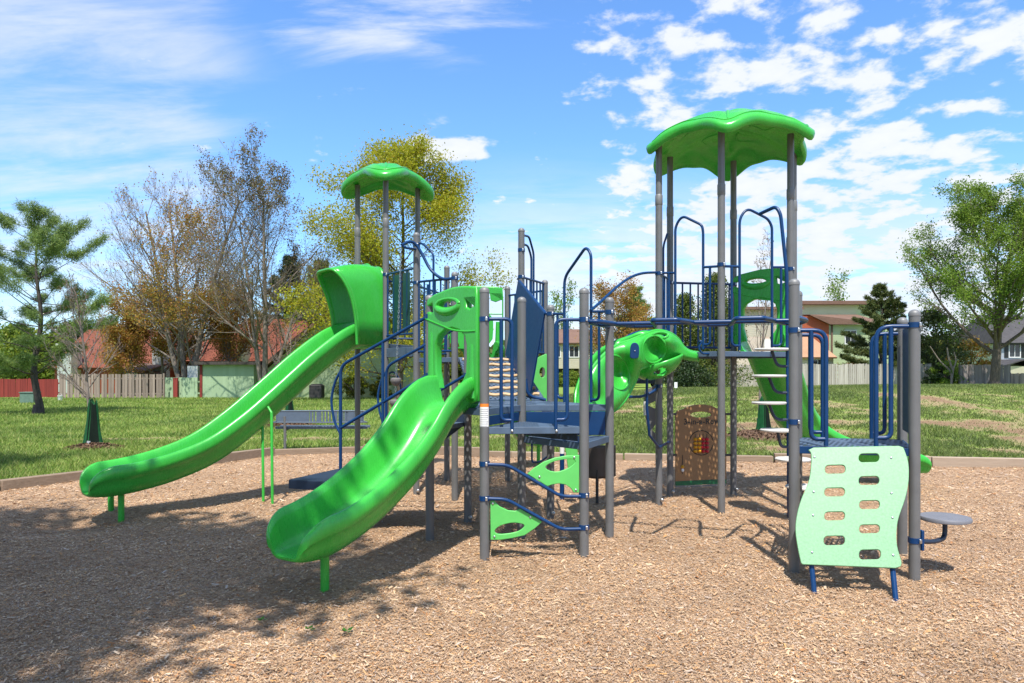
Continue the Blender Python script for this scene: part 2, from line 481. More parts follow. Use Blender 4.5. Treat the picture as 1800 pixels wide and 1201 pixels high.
def post(xy, top, label=None):
    mb = MB(); r = PR
    prof = [(r, -.15), (r, top - .05)]
    mb.lathe(prof, (xy[0], xy[1], 0), 20)
    o = obj('post', mb, 'grey_post', play, label=label)
    c = MB(); n = 6
    c.lathe([(r + .003, top - .055), (r + .003, top - r * .9)] + [((r + .003) * math.cos(PI / 2 * k / n), top - r * .9 + r * .9 * math.sin(PI / 2 * k / n)) for k in range(1, n)] + [(.002, top)], (xy[0], xy[1], 0), 20)
    obj('post_cap', c, 'grey_cap', o)
    return o
def roof_post(xy, top=4.68):
    mb = MB(); r = PR
    mb.lathe([(r, -.15), (r, 4.0)], (xy[0], xy[1], 0), 20)
    mb.lathe([(r * .94, 4.0), (r * .94, top + .05)], (xy[0], xy[1], 0), 20)
    o = obj('post', mb, 'grey_post', play)
    c = MB(); c.lathe([(r * .95, 3.90), (r + .004, 3.91), (r + .004, 4.03), (r * .95, 4.045)], (xy[0], xy[1], 0), 20)
    obj('collar', c, 'grey_cap', o)
    return o
posts = {}
for k, t in dict(A=2.52, B=2.52, C=2.52, G=2.52, H=2.52, I=2.53, J=2.515, D=3.09, Fp=3.43, K=3.10, E=3.70, X=3.73, Y=3.11,
                 P=2.535, Q=2.25, R=2.25, Wp=2.53).items():
    posts[k] = post(P_[k], t)
for k in 'LMNOUVSTZ': posts[k] = roof_post(P_[k])
posts['A']['label'] = 'grey post with a white and orange warning label'
# small silver bolt heads at the feet of some posts
for k in ('L', 'M', 'O', 'E', 'C', 'I'):
    mb = MB(); x, y = P_[k]
    mb.lathe([(.022, 0), (.022, .02), (.012, .03)], (x + .03, y - .046, .075), 10, M=Matrix.Rotation(R(90), 3, 'X'))
    obj('bolt', mb, 'steel', posts[k])
# warning label wrapped on the front post
def wrap(name, xy, z0, z1, mat, parent, r=PR + .0012, half=62):
    mb = MB(); n = 16
    mb.grid(n, 2, lambda u, v: Vector((xy[0] + r * math.sin(R(-half + 2 * half * u)), xy[1] - r * math.cos(R(-half + 2 * half * u)), z0 + (z1 - z0) * v)))
    return obj(name, mb, mat, parent)
wl = wrap('warning_label', A, 1.224, 1.406, 'white_label', posts['A'])
wrap('label_header', A, 1.406, 1.437, 'orange_label', posts['A'])
mb = MB()
for i in range(9):
    z = 1.39 - i * .0195; hw = (44, 50, 38, 50, 46, 30, 50, 42, 36)[i]
    r = PR + .002
    mb.grid(10, 2, lambda u, v: Vector((A[0] + r * math.sin(R(-50 + (hw + 50) * u)), A[1] - r * math.cos(R(-50 + (hw + 50) * u)), z - .006 * v)))
obj('label_print', mb, 'print_grey', posts['A'])
# ------------------------------------------------------------------ decks
def deck(pts, z, th=.065, label=None, sheet='deck_sheet', edge='slate_vinyl'):
    """perforated sheet with a folded rim"""
    n = len(pts); c = Vector((sum(p[0] for p in pts) / n, sum(p[1] for p in pts) / n))
    ins = [(c + (Vector(p) - c) * .985) for p in pts]
    mb = MB(); mb.poly_prism(ins, z - .006, z)
    o = obj('deck', mb, sheet, play, smooth=0, label=label)
    rim = MB(); t = .012
    for i in range(n):
        a, b = Vector((*ins[i], 0)), Vector((*ins[(i + 1) % n], 0))
        d = (b - a).normalized(); out = Vector((d.y, -d.x, 0))
        if (a + out - Vector((*c, 0))).length < (a - Vector((*c, 0))).length: out = -out
        a2, b2 = a + out * .004, b + out * .004
        rim.beam(a2 + Vector((0, 0, z - th / 2 + .003)), b2 + Vector((0, 0, z - th / 2 + .003)), t, th)
    obj('deck_rim', rim, edge, o, bevel=.004)
    return o
deck([A, G_, J], 1.215)
deck([G_, H_, J], 1.06)
d1 = deck([A, J, B], 1.385)
deck([J, H_, I], 1.385); deck([J, I, C_], 1.388); deck([J, C_, B], 1.383)
deck([D, X, Y_, K, Fp, E], 1.93)
deck([S, T, Z], 2.16)
deck([L, N, U, V, O, M_], 1.985)
deck([P, Q, R_, W_], 1.088, edge='blue_board')
def board_on(name, Aq, Bq, outline, holes, th, mat, off=0.0, bevel=.006, res=2, parent=None, label=None, px=True, smooth=40):
    """board traced in photo pixels on the plane of two posts"""
    g = uv_on(Aq, Bq) if px else (lambda a, b: (a, b))
    ol = [g(*p) for p in outline]; hs = [[g(*p) for p in h] for h in holes]
    me = plate(ol, hs, th, bevel, res)
    return place(name, me, frame_of(Aq, Bq), mat, parent or play, label=label, off=off, smooth=smooth)
def lerp2(a, b, t): return (a[0] + (b[0] - a[0]) * t, a[1] + (b[1] - a[1]) * t)
def riser(a, b, z0, z1, mat='blue_board', name='riser_panel', t0=.05, t1=.95, th=.02):
    p, q = lerp2(a, b, t0), lerp2(a, b, t1)
    mb = MB(); mb.beam(Vector((*p, (z0 + z1) / 2)), Vector((*q, (z0 + z1) / 2)), th, z1 - z0)
    return obj(name, mb, mat, play, bevel=.004)
riser(J, H_, 1.07, 1.318)
riser(A, J, 1.23, 1.318, t1=.9)
riser(J, G_, 1.075, 1.148, 'navy_steel', t0=.05, t1=.9)
riser(T, E, 1.955, 2.09, 'slate_vinyl', t0=.04, t1=.9)
# steel bolt heads on the front deck rim
fAG = on_plane(A, G_)
for px in (900, 978):
    p = fAG(px, 757.5, .012); mb = MB()
    mb.lathe([(.012, 0), (.012, .008), (.006, .013)], p, 10, M=Matrix.Rotation(R(90), 3, 'X')); obj('bolt', mb, 'steel', play)
# ------------------------------------------------------------------ bent tube rails
TR = .0165
def rail(name, paths, r=TR, mat='blue_tube', seg=10, label=None, parent=None, fil=.07):
    mb = MB()
    for p in paths: mb.tube(fillet(p, fil), r, seg)
    return obj(name, mb, mat, parent or play, label=label)
def prail(name, Aq, Bq, paths, r=TR, off=0.0, label=None, fil=.07):
    f = on_plane(Aq, Bq)
    return rail(name, [[f(x, y, off) for x, y in p] for p in paths], r, label=label, fil=fil)
# front pair of hand loops on the low deck
prail('hand_loop', A, G_, [[(858, 561), (900, 561), (900, 754)], [(881, 562), (881, 739), (900, 739)]], r=.0175)
prail('hand_loop', A, G_, [[(1021, 562), (977, 562), (977, 754)], [(997, 562), (997, 738), (977, 738)]], r=.0175)
# tall arch over the exit to the climber, with side rails
prail('entry_arch', H_, I, [[(992, 712), (992, 488), (1030, 434), (1039, 446), (1039, 708)]], r=.0165, fil=.1)
prail('hand_loop', H_, I, [[(967, 552), (992, 552)], [(980, 553), (980, 700), (992, 700)]], r=.0155)
prail('hand_loop', H_, I, [[(1066, 548), (1039, 548)], [(1053, 549), (1053, 703), (1039, 703)]], r=.0155)
# front low deck (right): loops either side of the climbing board
fPW, fQR = on_plane(P, W_), on_plane(Q, R_)
def loop_on(a, b, z, top, t0, t1, t2, r=.019, name='hand_loop'):
    """loop rail along a post pair: leaves post a at height top, turns down at t1; inner upright at t0"""
    def pt(t, h): q = lerp2(a, b, t); return Vector((q[0], q[1], h))
    return rail(name, [[pt(.03, top), pt(t1, top), pt(t1, z)], [pt(t0, top), pt(t0, z + .10), pt(t1, z + .10)]], r=r)
fPQ = on_plane(P, Q)
prail('hand_loop', P, Q, [[(1400, 581), (1452, 581), (1452, 784)], [(1426, 581), (1426, 772), (1452, 772)]], r=.019, fil=.1)
fWR = on_plane(W_, R_)
prail('hand_loop', W_, R_, [[(1402, 589), (1446, 589), (1446, 771)], [(1424, 590), (1424, 760), (1446, 760)]], r=.019, fil=.1)
prail('hand_loop', P, Q, [[(1600, 574), (1540, 574), (1540, 786)], [(1566, 575), (1566, 770), (1540, 770)]], r=.019, fil=.12)
prail('hand_loop', W_, R_, [[(1588, 587), (1532, 587), (1532, 771)], [(1555, 588), (1555, 762), (1532, 762)]], r=.019, fil=.12)
def barrier(a, b, z0, z1, n, name='barrier', t0=.07, t1=.93, r=.0125, r2=.016, parent=None):
    """railing panel of uprights between two posts"""
    def pt(t, h): q = lerp2(a, b, t); return Vector((q[0], q[1], h))
    mb = MB()
    mb.tube([pt(.03, z1), pt(.97, z1)], r2, 10); mb.tube([pt(.03, z0), pt(.97, z0)], r2, 10)
    for i in range(n):
        t = t0 + (t1 - t0) * i / (n - 1); mb.tube([pt(t, z0), pt(t, z1)], r, 8)
    return obj(name, mb, 'blue_tube', parent or play)
mb = MB()
q0, q1 = lerp2(Q, R_, .12), lerp2(Q, R_, .88)
mb.beam(Vector((*q0, 1.66)), Vector((*q1, 1.66)), .022, .94)
bp = obj('barrier_panel', mb, 'blue_board', play, bevel=.006)
# high hexagon deck and roofed tower railings
barrier(E, D, 2.02, 3.0, 7)
barrier(T, E, 2.28, 3.20, 5)
mb = MB()
for t in (.24, .58):
    a, b = lerp2(T, E, t), lerp2(T, E, t + .22); mb.beam(Vector((*a, 2.74)), Vector((*b, 2.74)), .012, .84)
obj('barrier_panel', mb, 'teal_board', play, bevel=.004)
barrier(S, Z, 2.28, 3.20, 7)
barrier(X, Y_, 2.02, 3.05, 7)
barrier(Y_, K, 2.02, 2.95, 7)
barrier(Fp, E, 2.02, 2.95, 6)
# rails at the arch between I and X, seen above the slatted panel
fIX = on_plane(X, Y_)
prail('entry_arch', X, Y_, [[(921, 414), (930, 416), (938, 445), (938, 640)], [(921, 430), (928, 432), (934, 452), (934, 640)]], r=.0155, fil=.06)
# slatted sloping guard panel beside the ramp
TLp, TRp = W(913, 494, 9.84), W(959, 551, 8.4)
BLp, BRp = W(891, 624, 9.84), W(933, 699, 8.4)
mb = MB()
nS = 15
for i in range(nS):
    t0 = i / nS; t1 = (i + .74) / nS
    a0, a1 = TLp.lerp(TRp, t0), TLp.lerp(TRp, t1); b0, b1 = BLp.lerp(BRp, t0), BLp.lerp(BRp, t1)
    nrm = (a1 - a0).cross(b0 - a0).normalized() * .009
    vs = [a0 + nrm, a1 + nrm, b1 + nrm, b0 + nrm, a0 - nrm, a1 - nrm, b1 - nrm, b0 - nrm]
    mb.add(vs, [(0, 1, 2, 3), (7, 6, 5, 4), (0, 4, 5, 1), (1, 5, 6, 2), (2, 6, 7, 3), (3, 7, 4, 0)])
nrm = (TRp - TLp).cross(BLp - TLp).normalized() * .014
a0, a1, b1, b0 = TLp - nrm, TRp - nrm, BRp - nrm, BLp - nrm
mb.add([a0, a1, b1, b0, a0 - nrm * .6, a1 - nrm * .6, b1 - nrm * .6, b0 - nrm * .6], [(0, 1, 2, 3), (7, 6, 5, 4), (0, 4, 5, 1), (1, 5, 6, 2), (2, 6, 7, 3), (3, 7, 4, 0)])
gp = obj('guard_panel', mb, 'blue_board', play, smooth=0, label='tall sloping blue slatted guard panel')
rail('top_rail', [[TLp + Vector((-.02, 0, .04)), TLp, TRp, TRp + Vector((.03, 0, 0))]], .019, parent=gp)
rail('bottom_rail', [[BRp + Vector((-.06, 0, .22)), BRp + Vector((-.04, 0, .02)), BRp + Vector((.18, .02, -.03))]], .019, parent=gp, fil=.12)
# ramp with tan grips from the middle deck up to the high deck
C0, I0 = Vector((*C_, 1.40)), Vector((*I, 1.40)); D0, X0 = Vector((*D, 1.94)), Vector((*X, 1.94))
mb = MB(); up = Vector((0, 0, .05))
def ramp_pt(u, v): return C0.lerp(I0, u).lerp(D0.lerp(X0, u), v)
c4 = [ramp_pt(.06, .02), ramp_pt(.94, .02), ramp_pt(.94, .98), ramp_pt(.06, .98)]
mb.add([p for p in c4] + [p - up for p in c4], [(0, 1, 2, 3), (7, 6, 5, 4), (0, 4, 5, 1), (1, 5, 6, 2), (2, 6, 7, 3), (3, 7, 4, 0)])
ramp = obj('climbing_ramp', mb, 'deck_sheet', play, smooth=0, label='sloping grey ramp with wavy tan grip bars')
rn = (c4[1] - c4[0]).cross(c4[3] - c4[0]).normalized()
for i in range(7):
    v = .10 + i * .135; mb = MB()
    mb.tube([ramp_pt(u, v + .010 * math.sin(u * 31 + i)) + rn * .012 for u in np.linspace(.1, .9, 26)], .021, 8)
    obj('grip_bar', mb, 'tan_grip', ramp)
# ------------------------------------------------------------------ slide chutes
def chute(name, ctrl, w, wall, label, mat='green_plastic', n=9, end_wall=.3, lat_fn=None):
    """rotomoulded chute swept along control points (bed centre line)"""
    raw = catmull(ctrl, 14); rc_ = [0.0]
    for i in range(1, len(raw)): rc_.append(rc_[-1] + (raw[i] - raw[i - 1]).length)
    LL = rc_[-1]; dv = list(np.linspace(0, LL - .36, int(LL / .06))) + [LL - .36 + .36 * math.sin(PI / 2 * k / 16) for k in range(1, 17)]
    pts = []; j = 0
    for dq in dv:
        while j < len(raw) - 2 and rc_[j + 1] < dq: j += 1
        pts.append(raw[j].lerp(raw[j + 1], (dq - rc_[j]) / max(1e-9, rc_[j + 1] - rc_[j])))
    N_ = len(pts)
    cum = [0.0]
    for i in range(1, N_): cum.append(cum[-1] + (pts[i] - pts[i - 1]).length)
    Ltot = cum[-1]
    half = [(-1.16, .62), (-1.17, .74), (-1.16, .93), (-1.10, 1.04), (-1.02, 1.06), (-.95, 1.0), (-.90, .82), (-.84, .52), (-.76, .24), (-.64, .07), (-.45, .015), (-.22, .0)]
    under = [(.30, -.20), (.62, -.16), (.84, .04), (.94, .24), (.99, .44), (1.06, .50), (1.10, .56)]
    prof = half + [(0, 0)] + [(-a, b) for a, b in reversed(half)] + [(a, b) for a, b in reversed(under)] + [(0, -.2)] + [(-a, b) for a, b in under]
    vs = []; m = len(prof)
    for i, p in enumerate(pts):
        t = pts[min(i + 1, N_ - 1)] - pts[max(i - 1, 0)]; t.normalize()
        lat = t.cross(Vector((0, 0, 1))).normalized()
        nr = lat.cross(t)
        d = Ltot - cum[i]                        # distance from the mouth
        k = math.sqrt(max(0.0, 1 - (1 - min(1.0, d / .26)) ** 2))
        wh = wall * (end_wall + (1 - end_wall) * k)
        ww = w * (.58 + .42 * math.sqrt(max(0, 1 - (1 - min(1, d / .34)) ** 2)))
        tip = 0.0
        for (a, b) in prof:
            bend = 0.0
            vs.append(p + lat * (a * ww) + nr * (b * wh - tip * (abs(a) < .7)))
    fs = []
    for i in range(N_ - 1):
        for j in range(m):
            j2 = (j + 1) % m; fs.append((i * m + j, i * m + j2, (i + 1) * m + j2, (i + 1) * m + j))
    fs.append(tuple(range(m))); fs.append(tuple((N_ - 1) * m + j for j in range(m))[::-1])
    mb = MB(); mb.add(vs, fs)
    return obj(name, mb, mat, play, smooth=62, label=label)
def leg(p, ztop, r, mat, parent, name='support_leg', p2=None):
    mb = MB(); q = p2 or p
    mb.tube([Vector((p[0], p[1], -.1)), Vector((q[0], q[1], ztop))], r, 12)
    return obj(name, mb, mat, parent)
# long slide from the roofed tower
o0, d0 = Vector((-2.19, 11.05)), Vector((-.69, -.725))
prof1 = [(-.12, 2.2), (.15, 2.2), (.5, 2.10), (1.0, 1.76), (1.5, 1.35), (2.0, .95), (2.5, .63), (3.0, .45), (3.5, .355), (3.95, .33)]
s1 = chute('slide', [Vector((*(o0 + d0 * d), z)) for d, z in prof1], .28, .30, 'long wavy green slide from the roofed tower, its mouth at the far left')
a, b = G(213, 911), G(195, 899)
leg(a, .28, .035, 'green_plastic', s1); leg(b, .28, .035, 'green_plastic', s1)
a, b = G(463, 881), G(479, 885)
for q in (a, b):
    m1 = MB(); top = Vector((q[0] - .02, q[1] + .02, 1.20 if q is b else 1.10))
    m1.tube([Vector((q[0], q[1], -.1)), top, top + Vector((-.10, .1, .10))], .018, 10)
    obj('support_leg', m1, 'green_plastic', s1)
# short slide from the middle deck
o2, d2 = Vector((-.548, 6.93)), Vector((-.553, -.833))
prof2 = [(-.05, 1.40), (.10, 1.39), (.3, 1.26), (.5, 1.05), (.75, .84), (1.0, .68), (1.25, .55), (1.5, .45), (1.75, .385), (2.03, .36)]
s2 = chute('slide', [Vector((*(o2 + d2 * d), z)) for d, z in prof2], .275, .28, 'short green slide in front, dappled by tree shade')
leg(G(571, 1040), .34, .035, 'green_plastic', s2)
# slide behind the right tower, curving to the right
s3 = chute('slide', [Vector(p) for p in [(3.40, 9.78, 1.99), (3.52, 9.95, 1.97), (3.85, 10.38, 1.55), (4.2, 10.82, 1.03), (4.55, 11.1, .72), (5.1, 11.2, .47), (5.8, 11.12, .30), (6.40, 11.0, .21)]], .29, .25, 'green slide behind the right tower, turning right')
leg((6.1, 11.05), .2, .035, 'green_plastic', s3)
# slide off the back of the high deck
s4 = chute('slide', [Vector(p) for p in [(-.52, 11.28, 1.95), (-.46, 11.45, 1.93), (-.30, 11.85, 1.5), (-.05, 12.35, 1.0), (.2, 12.85, .6), (.42, 13.3, .4), (.6, 13.65, .36)]], .28, .25, 'green slide off the back of the high deck')
leg((.5, 13.45), .33, .035, 'green_plastic', s4)
# moulded entrance arches with three eye holes, in fractions of the opening
EYE = None
def arch_hood(a, b, z0, flip=False, label=None, th=.085):
    """traced on the front pair of posts, then fitted between any pair"""
    g = uv_on(B, A); wAB = math.dist(A, B)
    ol = [(752, 536), (757, 526), (768, 518), (785, 511), (798, 506), (812, 503.5), (828, 503), (843, 505), (844.5, 540), (844.5, 600), (844.5, 690), (843, 705), (834, 710), (822, 706), (817, 692), (813, 676), (819, 667), (824, 655), (825, 628), (825, 606), (822, 592), (813, 582), (800, 578), (788, 581), (777, 591), (772, 604), (772, 630), (772, 652), (775, 668), (777, 682), (762, 685), (748, 682), (747, 674), (754, 663), (757, 650), (757, 610), (757, 572), (753, 556)]
    holes = [ [(757, 547), (757.5, 540), (765, 535), (766, 548), (763, 551)], ell(792, 536.5, 16, 7.5, 20, -.12), [(824, 527), (839, 526), (838.5, 537), (831, 543), (825, 540)] ]
    def fit(p):
        s, z = g(*p); s = s / wAB
        if flip: s = 1 - s
        return (s * math.dist(a, b), z - 1.385 + z0)
    me = plate([fit(p) for p in ol], [[fit(p) for p in h] for h in holes], th, .022, 4)
    o = place('slide_hood', me, frame_of(a, b), 'green_plastic', play, label=label, smooth=55)
    # raised brow round the middle eye and the crease under the brow
    fr = frame_of(a, b)
    mb = MB(); c = [fit(p) for p in ell(792, 537, 20, 11.5, 30, -.12)]
    mb.tube([fr @ Vector((p[0], p[1], th / 2 - .014)) for p in c] + [fr @ Vector((c[0][0], c[0][1], th / 2 - .014))], [.032 + .014 * math.sin(2 * PI * k / 30) for k in range(31)], 12, cap=False)
    obj('brow', mb, 'green_plastic', o)
    mb = MB()
    c = catmull([Vector((*fit(p), 0)) for p in [(754, 561), (768, 567), (785, 574), (800, 580), (822, 583), (842, 582)]], 5)
    mb.tube([fr @ Vector((p.x, p.y, th / 2 - .004)) for p in c], .011, 8)
    obj('ridge', mb, 'green_plastic', o)
    for xs in ((835, 700, 606), (764, 668, 585)):
        mb = MB(); c = catmull([Vector((*fit((xs[0], xs[1] - (xs[1] - xs[2]) * k / 5)), 0)) for k in range(6)], 3)
        mb.tube([fr @ Vector((p.x, p.y, th / 2 - .022)) for p in c], [.052 - .020 * i / (len(c) - 1) for i in range(len(c))], 12)
        obj('leg_moulding', mb, 'green_plastic', o)
    return o
arch_hood(B, A, 1.385, label='green moulded slide entrance with three eye holes, at the front')
arch_hood(O, V, 1.985, label='green slide entrance with eye holes on the right tower')
arch_hood(K, Fp, 1.93, flip=True, label='green slide entrance seen through the front one')
# scoop hood of the long slide
hS, hT = Vector((*S, 0)), Vector((*T, 0)); hx = (hT - hS).normalized(); ho = Vector((d0.x, d0.y, 0)).normalized()
hc = (hS + hT) / 2
def hood_pt(u, v, grow=0.0):
    # u: left foot -> over the top -> right foot ; v: back -> front lip
    a = PI * (1 - u)
    sx = math.copysign(abs(math.cos(a)) ** .40, math.cos(a)); sz = abs(math.sin(a)) ** .46
    top = max(0.0, math.sin(a)) ** 1.1
    depth = .50 + .36 * top
    drop = .10 * v * v * top
    hw = .41 - .03 * v * (1 - top)
    z = 2.14 + sz * (1.19 + .03 * math.sin(PI * v) - drop)
    q = hc + hx * (sx * hw) + ho * (v * depth - .03)
    return Vector((q.x, q.y, z))
mb = MB(); mb.grid(41, 12, hood_pt)
hood = obj('slide_hood', mb, 'green_plastic', s1 if False else play, smooth=60, solid=.03, label='green scoop hood over the top of the long slide')
mb = MB(); mb.tube([hood_pt(i / 40, 1.0) for i in range(41)], .022, 10); obj('lip', mb, 'green_plastic', hood)
mb = MB(); mb.tube([hood_pt(i / 40, .02) for i in range(41)], .03, 10); obj('back_flange', mb, 'green_plastic', hood)
mb = MB(); mb.tube([hood_pt(.86 - .14 * (v ** 1.2), v * .95) + Vector((0, 0, .004)) for v in np.linspace(0.05, 1, 12)], .014, 8); obj('ridge', mb, 'green_plastic', hood)
mb = MB(); mb.beam(Vector((*(hc + hx * -.42 + ho * .02).to_2d(), 2.13)), Vector((*(hc + hx * .42 + ho * .02).to_2d(), 2.13)), .16, .06); obj('sill', mb, 'green_plastic', hood, bevel=.02)
mb = MB()
for sg in (-1, 1):
    q = hc + hx * (sg * .335) + ho * .16
    mb.beam(q + Vector((0, 0, 2.14)), q + Vector((0, 0, 2.46)), .10, .26, up=ho)
obj('side_flange', mb, 'green_plastic', hood, bevel=.02)
mb = MB(); q = hc + ho * .10
mb.tube([q + hx * (.17 * math.cos(t)) + Vector((0, 0, 3.27 + .12 * math.sin(t))) for t in np.linspace(0, PI, 14)], .022, 8); obj('handle', mb, 'green_plastic', hood)
# ------------------------------------------------------------------ roofs: leaf-like domes draped over the posts
def roof(cx, cy, n, rad, a0, name, label, zl=4.64, za=4.755, zc=4.99, over=.25):
    def edge(th):
        w = .5 + .5 * math.cos(n * (th - a0))           # 1 at a post, 0 between
        lobe = w ** 1.6
        r = (rad + over) * lobe + (rad * math.cos(PI / n) + .17) * (1 - lobe)
        z = zl * lobe + za * (1 - lobe) - .03 * (w ** 8)
        return r, z, w
    NR, NT_ = 17, 144
    top = MB()
    def pt(u, v, lift=0.0, inset=0.0):
        th = 2 * PI * v; r, z, w = edge(th); r -= inset
        prf = u ** 2.6
        zz = zc + (z - zc) * prf
        fold = .035 * math.sin(PI * min(1, u * 1.02)) * (abs(math.sin(n * (th - a0) / 2)) ** .5 - .55)
        fold += .012 * math.sin(u * 17 + 2.0 * math.cos(n * th)) * u
        return Vector((cx + u * r * math.cos(th), cy + u * r * math.sin(th), zz + fold + lift))
    top.grid(NR, NT_, lambda u, v: pt(.03 + .97 * u, v * (NT_ - 1) / NT_ if False else v, .075), closed_v=True)
    # rolled rim and underside
    vs0 = len(top.v)
    def ring(k, v):
        th = 2 * PI * v; r, z, w = edge(th)
        prof = [(0, .075), (.028, .05), (.034, .015), (.022, -.03), (0, -.055), (-.03, -.05), (-.05, -.02)]
        a, bz = prof[k]; base = pt(1.0, v)
        return base + Vector((math.cos(th) * a, math.sin(th) * a, bz))
    top.grid(7, NT_, lambda u, v: ring(round(u * 6), v), closed_v=True)
    top.grid(NR, NT_, lambda u, v: pt(1.0 - .97 * u, v, -.02 - 0 * u, .05 * (1 - u)), closed_v=True)
    o = obj('roof', top, 'green_plastic', play, smooth=62, label=label)
    sm = MB(); sm.tube([pt(.955, j / 180, .078) for j in range(181)], .007, 6, cap=False); obj('seam', sm, 'green_plastic', o)
    for i in range(n):
        th = (a0 + 2 * PI * i / n) / (2 * PI) % 1.0; rd = MB()
        rd.tube([pt(q, th, .070) for q in np.linspace(.22, .93, 12)], [.008 + .024 * math.sin(PI * (j + .5) / 12) for j in range(12)], 10); obj('ridge', rd, 'green_plastic', o)
    k = MB(); k.lathe([(.16, zc + .03), (.15, zc + .085), (.10, zc + .105), (.001, zc + .11)], (cx, cy, 0), 20)
    obj('roof_button', k, 'green_plastic', o)
    # swirl grooves moulded under the roof
    sw = MB()
    for i in range(n):
        t0 = a0 + 2 * PI * (i + .5) / n
        pl = []
        for q in np.linspace(0, 1, 12):
            th = t0 + .28 * math.sin(q * 5.2) ; u = .30 + .52 * q
            p = pt(u, (th / (2 * PI)) % 1.0); pl.append(p + Vector((0, 0, -.022)))
        sw.tube(pl, .011, 6)
    obj('groove', sw, 'green_plastic', o)
    return o
rc = Vector(((N[0] + O[0]) / 2, (N[1] + O[1]) / 2))
roof(rc.x, rc.y, 6, .86, R(-107), 'roof', 'large green leaf-shaped roof on six posts at right')
lc = Vector(((S[0] + T[0] + Z[0]) / 3, (S[1] + T[1] + Z[1]) / 3))
roof(lc.x, lc.y, 3, .55, math.atan2(T[1] - lc.y, T[0] - lc.x), 'roof', 'small green roof on three posts at left', za=4.79, zc=4.89, over=.25)
# ------------------------------------------------------------------ front leaf climber between the two front posts
gl = lambda pts: pts
leaf1 = [(927, 833), (938, 823), (955, 812), (975, 804.5), (995, 801), (1018, 800), (1018, 866), (1008, 866), (1003, 858), (994, 852), (982, 850), (970, 852), (962, 855)]
hole1 = smooth2([(959, 820), (975, 811), (1000, 807), (1010, 809), (1010, 814), (998, 823), (980, 829), (965, 827)], 4)
leaf2 = [(862, 880), (869, 880), (878, 890), (893, 897), (905, 898), (915, 894), (953, 917), (940, 929), (922, 941), (900, 946), (880, 949), (862, 949)]
hole2 = smooth2([(870, 932), (880, 924), (900, 919), (918, 921), (921, 926), (910, 934), (890, 938), (874, 938)], 4)
board_on('leaf_panel', A, G_, leaf1, [hole1], .02, 'light_green_board', parent=play, label='upper green leaf-shaped step panel')
board_on('leaf_panel', A, G_, leaf2, [hole2], .02, 'light_green_board', parent=play, label='lower green leaf-shaped step panel')
prail('climbing_bar', A, G_, [[(858, 816), (892, 817), (985, 872), (1022, 872)]], r=.0165, off=.02)
prail('climbing_bar', A, G_, [[(858, 876), (890, 877), (985, 930), (1022, 929)]], r=.0165, off=.02)
fb = on_plane(A, G_)
for (x, y) in [(1009, 804), (948, 838), (1012, 861), (866, 885), (932, 909), (869, 943)]:
    mb = MB(); mb.lathe([(.011, 0), (.010, .006), (.004, .010)], fb(x, y, .010), 10, M=Matrix.Rotation(R(90), 3, 'X')); obj('bolt', mb, 'steel', play)
# ------------------------------------------------------------------ slanted climbing board at the right
T0, T1 = fPQ(1410, 790, .03), fPQ(1596, 790, .03)
# board plane: from the deck edge down and out towards the viewer
b0, b1 = W(1432, 1040, 5.6), W(1575, 1052, 5.43)
xv = (T1 - T0).normalized(); n_h = Vector((xv.y, -xv.x, 0)).normalized()
if n_h.y > 0: n_h = -n_h
tilt = .50
yv = (Vector((0, 0, 1)) - n_h * tilt).normalized(); zv = xv.cross(yv).normalized()
O0 = fPQ(1395.8, 790, .05); O0.z = 1.085
BM = Matrix.Identity(4)
for i in range(3): BM[i][0], BM[i][1], BM[i][2], BM[i][3] = xv[i], yv[i], zv[i], O0[i]
def bpx(px, py):
    """pixel -> local x,y on the slanted board"""
    ray = Vector(((px - CX) / F, 1.0, -(py - HZ) / F)); cam = Vector((0, 0, H))
    t = (O0 - cam).dot(zv) / ray.dot(zv); p = cam + ray * t - O0
    return (p.dot(xv), p.dot(yv))
olb = catmull([Vector((*bpx(*p), 0)) for p in [(1421, 792), (1426, 800), (1426, 825), (1422, 850), (1410, 880), (1403, 910), (1402, 935), (1407, 965), (1413, 990)]], 4)
orb = catmull([Vector((*bpx(*p), 0)) for p in [(1589, 1000), (1590, 992), (1582, 965), (1580, 940), (1583, 915), (1594, 880), (1599, 850), (1598, 820), (1592, 800), (1588, 791)]], 4)
outline = [(p.x, p.y) for p in olb] + [bpx(1416, 993), bpx(1500, 998), bpx(1580, 1003)] + [(p.x, p.y) for p in orb] + [bpx(1580, 788), bpx(1500, 788), bpx(1430, 788)]
def rslot(cx, cy, w=36, h=15):
    c = []; r = 6.5
    for (sx, sy, a) in ((1, -1, -90), (1, 1, 0), (-1, 1, 90), (-1, -1, 180)):
        for k in range(5):
            t = R(a + 90 * k / 4); c.append(bpx(cx + sx * (w / 2 - r) + r * math.cos(t), cy + sy * (h / 2 - r) + r * math.sin(t)))
    return c
slots = [rslot(1469, 827), rslot(1469, 867), rslot(1470, 909), rslot(1470.5, 952, 37, 16), rslot(1528, 808), rslot(1529, 848), rslot(1531, 890.5), rslot(1532, 933), rslot(1534, 978, 38, 17)]
me = plate(outline, slots, .02, .004, 2)
cb = place('climbing_board', me, BM, 'climb_board', play, label='pale green wavy climbing board with nine hand holes')
for px in ((1432, 805), (1567, 809), (1432, 866), (1569, 871), (1432, 907), (1572, 914), (1432, 972), (1575, 980)):
    q = bpx(*px); mb = MB()
    mb.lathe([(.010, 0), (.009, .005), (.004, .008)], BM @ Vector((q[0], q[1], .010)), 10, M=BM.to_3x3()); obj('bolt', mb, 'steel', cb)
